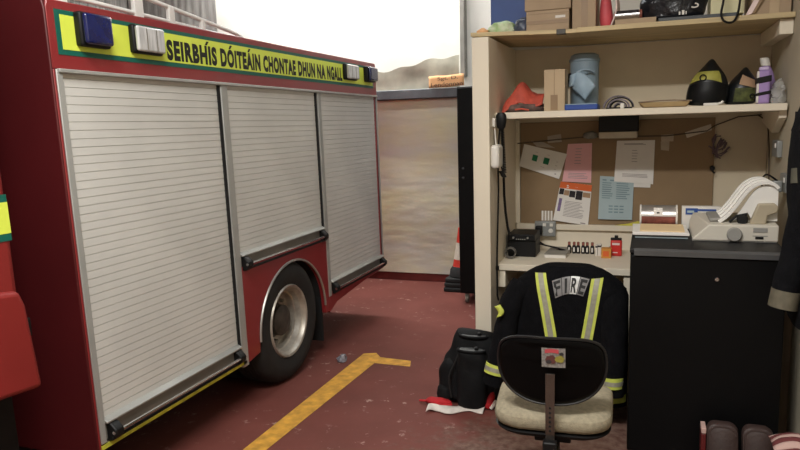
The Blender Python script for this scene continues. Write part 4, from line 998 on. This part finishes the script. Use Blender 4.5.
# ------------------------------------------------------------------ bag on the floor
bg = thing('kit_bag', 'black kit bag with two grey oval lids, slumped on floor by the shelf post', 'bag', (-.94, 3.66, 0))
loft_blob((-.945, 3.68, .012), [(0, .145, .11, .01, 0), (.05, .168, .13, .01, 0), (.15, .172, .13, .01, 0), (.24, .160, .12, .02, 0), (.31, .138, .10, .03, .01), (.36, .120, .085, .025, .015), (.388, .10, .06, .02, .015), (.398, .04, .02, .02, .01)], n=48, amp=.020, sc=11, seed=14).build('bag_body', 'bag', bg, subsurf=1)
loft_blob((-.905, 3.55, .012), [(0, .075, .055, 0, 0), (.04, .085, .065, 0, 0), (.2, .086, .066, 0, 0), (.27, .086, .062, 0, 0), (.325, .082, .055, 0, 0), (.333, .05, .03, 0, 0)], n=32, amp=.011, sc=15, seed=15, p=2.3).build('front_pocket', 'bag', bg, subsurf=1)
def lid(cx, cy, cz, w, h, tilt):
    m_ = MB(); rs = []
    for s_, t_ in ((1, 0), (1.0, .008), (.85, .012), (.0001, .012)):
        rs.append([(cx+w*s_*math.cos(a), cy-t_*math.cos(tilt)*0+h*s_*math.sin(a)*math.cos(tilt)-t_*math.sin(tilt), cz+h*s_*math.sin(a)*math.sin(tilt)+t_*math.cos(tilt)) for a in [2*PI*j/24 for j in range(24)]])
    o = m_.rings(rs).build('lid', 'baggrey', bg)
    MB().lathe([(.012, -.004), (.012, .012), (.006, .016)], (cx+w*.45, cy-.01, cz+.016), 'z', 10).build('rivet', 'black', o)
    MB().tube([(cx+(w+.004)*math.cos(a), cy+(h+.004)*math.sin(a)*math.cos(tilt), cz+(h+.004)*math.sin(a)*math.sin(tilt)+.006) for a in [2*PI*j/24 for j in range(25)]], .007, 6).build('lid_rim', 'bag', o)
lid(-.905, 3.54, .337, .074, .040, R(-4)); lid(-.915, 3.645, .387, .078, .042, R(-4))
loft_blob((-1.06, 3.63, .012), [(0, .05, .05, 0, 0), (.06, .062, .07, 0, 0), (.16, .06, .065, .005, 0), (.23, .045, .05, .015, 0), (.25, .015, .02, .02, 0)], n=28, amp=.014, sc=14, seed=31).build('end_pocket', 'bag', bg, subsurf=1)
MB().tube(smooth([(-1.02, 3.53, .06), (-1.03, 3.53, .18), (-.99, 3.54, .28), (-.97, 3.56, .34)]), .010, 8, sq=.6).build('web_strap', 'strap', bg)
loft_blob((-1.075, 3.60, .012), [(0, .04, .05, 0, 0), (.04, .05, .055, 0, 0), (.08, .042, .05, 0, 0), (.10, .02, .02, 0, 0)], n=20, amp=.005, sc=14, seed=16).build('side_pouch', 'bag', bg, subsurf=1)
MB().tube(smooth([(-.80, 3.66, .36), (-.775, 3.64, .30), (-.772, 3.62, .18), (-.79, 3.60, .06)]), .016, 8, sq=.6).build('shoulder_strap', 'strap', bg)
rsx = MB().ell((-1.10, 3.53, .026), (.075, .035, .024), 18, 10, fn=lambda x, y, z: crum((x, y, max(z, .004)), .009, 26, 3) if z > .008 else (x, y, max(z, .004))).tube(smooth([(-1.215, 3.54, .014), (-1.16, 3.535, .018), (-1.11, 3.525, .02), (-1.07, 3.51, .016)]), [.010]*4+[.020]*4+[.026]*4+[.024], 10, sq=.6).tube(smooth([(-1.14, 3.51, .012), (-1.10, 3.50, .016), (-1.05, 3.515, .018), (-1.02, 3.53, .014)]), .014, 8, sq=.6)
o = rsx.build('red_strap', 'redcloth', None); tag(o, 'red fabric strap sticking out from left side of the bag', 'strap')
def wcl(u, v):
    x = lerp(-1.135, -.83, u); y = lerp(3.405, 3.50, v)+.09*u+.02*math.sin(u*11); return (x, y, .006+.020*max(0, mnoise.noise(Vector((x*12, y*14, 3))))+.012*math.sin(v*PI))
o = MB().grid(wcl, 30, 8).build('white_cloth', 'whitecloth', None, solid=.005); tag(o, 'strip of crumpled white cloth on floor before the bag', 'cloth')
rg2 = loft_blob((-.815, 3.57, .006), [(0, .022, .03, 0, 0), (.02, .028, .035, 0, 0), (.06, .02, .03, .012, .01), (.085, .008, .01, .02, .012)], n=18, amp=.006, sc=24, seed=17).build('red_glove', 'redcloth', None, subsurf=1, base=True); tag(rg2, 'small red fabric bundle right of the bag near chair seat', 'cloth')
MB().tube([(-.80, 3.545, .012), (-.785, 3.55, .03), (-.77, 3.56, .055)], .011, 8).build('white_trim', 'whitecloth', rg2)
o = loft_blob((-2.005+.06, 4.05, .003), [(0, .03, .03, 0, 0), (.02, .035, .03, 0, 0), (.045, .015, .015, .005, 0)], n=16, amp=.014, sc=34, seed=20).build('plastic_wrapper', mat('crinkled_clear_plastic', (150, 150, 160), .2, var=.4, scale=50, alpha=.7, bump=.8, bscale=40), None, base=True); tag(o, 'scrap of crinkled clear plastic on floor by the rear wheel', 'wrapper')

# ------------------------------------------------------------------ far end: locker, cone, sign
lk = thing('steel_locker', 'tall black steel locker on castors at the end of the room', 'locker', (-1.26, 5.9, 0))
MB().box(-1.555, 5.72, .09, -1.0, 6.12, 1.895).build('locker_body', 'cab', lk, bevel=.006)
dr = MB().box(-1.548, 5.705, .10, -1.01, 5.72, 1.885).build('door', 'cab', lk, bevel=.004)
for zz in (1.20, 1.12): MB().lathe([(.010, 0), (.010, -.010), (.006, -.013)], (-1.505, 5.705, zz), 'y', 12).build('lock', mat('dull_lock', (58, 60, 62), .5), dr)
for xx, yy in ((-1.50, 5.76), (-1.06, 5.76), (-1.50, 6.07), (-1.06, 6.07)):
    MB().lathe([(.035, -.012), (.035, .012)], (xx, yy, .035), 'x', 16).box(xx-.018, yy-.015, .035, xx+.018, yy+.015, .09).build('castor', 'alu_d', lk)
cn = thing('traffic_cone', 'red and white traffic cone on black base half behind the black locker', 'cone', (-1.66, 6.22, 0))
bs = MB().box(-1.80, 6.08, .09, -1.52, 6.34, .13).lathe([(.13, .13), (.12, .20), (.095, .235)], (-1.66, 6.22, 0), 'z', 24); bs.build('cone_base', mat('dull_black_rubber', (36, 38, 38), .85, var=.2), cn, bevel=.01)
MB().lathe([(.095, .232), (.083, .30)], (-1.66, 6.22, 0), 'z', 24, cap=False).lathe([(.057, .46), (.038, .60), (.03, .605)], (-1.66, 6.22, 0), 'z', 24).build('cone_body', 'conered', cn)
MB().lathe([(.0835, .30), (.057, .46)], (-1.66, 6.22, 0), 'z', 24, cap=False).build('reflective_sleeve', mat('cone_white', (214, 206, 190), .6), cn)
for k, z in enumerate((0, .045)):
    o = MB().box(-1.815+.005*k, 6.07+.005*k, z+.001, -1.515+.005*k, 6.35+.005*k, z+.043).build('base_block', mat('dull_black_rubber', (36, 38, 38), .85, var=.2), None, bevel=.012); tag(o, ['lowest black rubber block under the traffic cone', 'upper black rubber block right beneath the cone base'][k], 'rubber base')
sg = MB().grid(lambda u, v: (lerp(-2.0, -1.652, u), 6.35-.006*math.sin(u*3), lerp(1.925, 2.035, v)+.012*u+.003*math.sin(u*9)), 12, 4); sg = sg.build('cardboard_sign', 'orangecard', None, solid=.004); tag(sg, 'torn orange cardboard sign with handwriting standing on the header beam', 'sign')
hw_ = MB()
put_text(hw_, 'Sgt. D.', lambda u, v: (lerp(-1.91, -1.71, u), 6.341-.006*math.sin(u*3)*0, lerp(1.985, 2.025, v)+.008*u), .0)
put_text(hw_, 'Lendonnan', lambda u, v: (lerp(-1.975, -1.665, u), 6.341, lerp(1.932, 1.972, v)+.010*u), .0)
hw_.build('handwriting', mat('felt_pen', (70, 56, 48), .8), sg, smooth=False)

# ------------------------------------------------------------------ bottom right corner
def cushion(x0, x1, zt, label, yb=3.08):
    hw = (x1-x0)/2; cx = (x0+x1)/2; rs = []
    for (dy, e) in ((0, .022), (.012, .004), (.035, 0), (.058, .004), (.07, .022)):
        rs.append([(x+(z-.1)*-.02, yb+dy+(z)*.22, z) for x, z in rrect(cx, zt/2, hw-e, zt/2-e, .035, 5)])
    o = MB().rings(rs).build('padded_cushion', 'brownlea', None, bevel=0, base=True); tag(o, label, 'cushion', 'brown cushions leaning on the black cabinet')
    MB().tube([(p[0]+(p[1]-.1)*-.02, yb+.006+p[1]*.22, p[1]) for p in rrect(cx, zt/2, hw-.012, zt/2-.012, .035, 5)], .004, 5).build('piping', 'brownlea', o)
cushion(.268, .398, .252, 'dark brown padded cushion leaning on the cabinet, left one beside red block', 3.06)
cushion(.410, .535, .252, 'dark brown padded cushion leaning on the cabinet, right one beside striped cloth', 3.06)
o = MB().box(.246, 3.12, 0, .266, 3.2, .20).build('red_block', mat('deep_red_paint', (96, 26, 26), .5, var=.1), None, bevel=.004); tag(o, 'narrow red block with pale top beside the left brown cushion', 'block')
MB().box(.246, 3.12, .20, .266, 3.2, .225).build('pale_top', 'pinkrug', o, bevel=.003)
stl = thing('low_stool', 'low dark stool carrying the striped cloth at bottom right corner', 'stool', (.59, 2.96, 0))
MB().box(.54, 2.86, .215, .655, 3.04, .25).build('stool_top', 'brownlea', stl, bevel=.01)
for xx in (.55, .64):
    for yy in (2.88, 3.02): MB().tube([(xx, yy, 0), (xx, yy, .216)], .012, 8).build('leg', 'brownwood', stl)
def rug(u, v):
    x = lerp(.495, .655, u); y = lerp(2.86, 3.045, v)
    return (x, y, .262+.05*math.sin(u*PI*.8+.3)*math.sin(v*PI)+.014*mnoise.noise(Vector((x*20, y*16, 3))))
rgm = MB(); 
for k in range(7): rgm.grid(lambda u, v, k=k: rug(u, lerp(k/7, (k+1)/7, v)), 14, 3, k % 2)
o = rgm.build('striped_cloth', ['redrug', 'pinkrug'], None, solid=.008); tag(o, 'crumpled red and cream striped cloth on the low stool', 'cloth')

# ------------------------------------------------------------------ lights
def area(name, loc, rot, sx, sy, power, col=(1, 1, 1)):
    ld = bpy.data.lights.new(name, 'AREA'); ld.shape = 'RECTANGLE'; ld.size = sx; ld.size_y = sy; ld.energy = power; ld.color = col
    o = bpy.data.objects.new(name, ld); COL.objects.link(o); o.location = loc; o.rotation_euler = [R(a) for a in rot]; return o
area('wall_washer_tube', (-2.9, 6.15, 3.7), (25, 0, 0), 2.4, .12, 130, (1, .99, .97))
area('ceiling_tube_far', (-1.6, 4.9, 3.7), (0, 0, 0), 1.2, .2, 20, (.9, .96, 1))
area('ceiling_tube_near', (-.75, .9, 3.3), (0, 0, 0), 1.2, .2, 100, (1, .985, .95))
area('added_soft_fill', (-.6, .3, 3.85), (0, 0, 0), 2.4, 2.4, 55, (1, .985, .96))  # soft fill added overhead to lift the shadows inside the shelves
w = bpy.data.worlds.new('world'); SC.world = w; w.use_nodes = True
w.node_tree.nodes['Background'].inputs[0].default_value = (.9, .9, 1, 1); w.node_tree.nodes['Background'].inputs[1].default_value = .20
SC.view_settings.view_transform = 'Standard'
SC.view_settings.exposure = 0
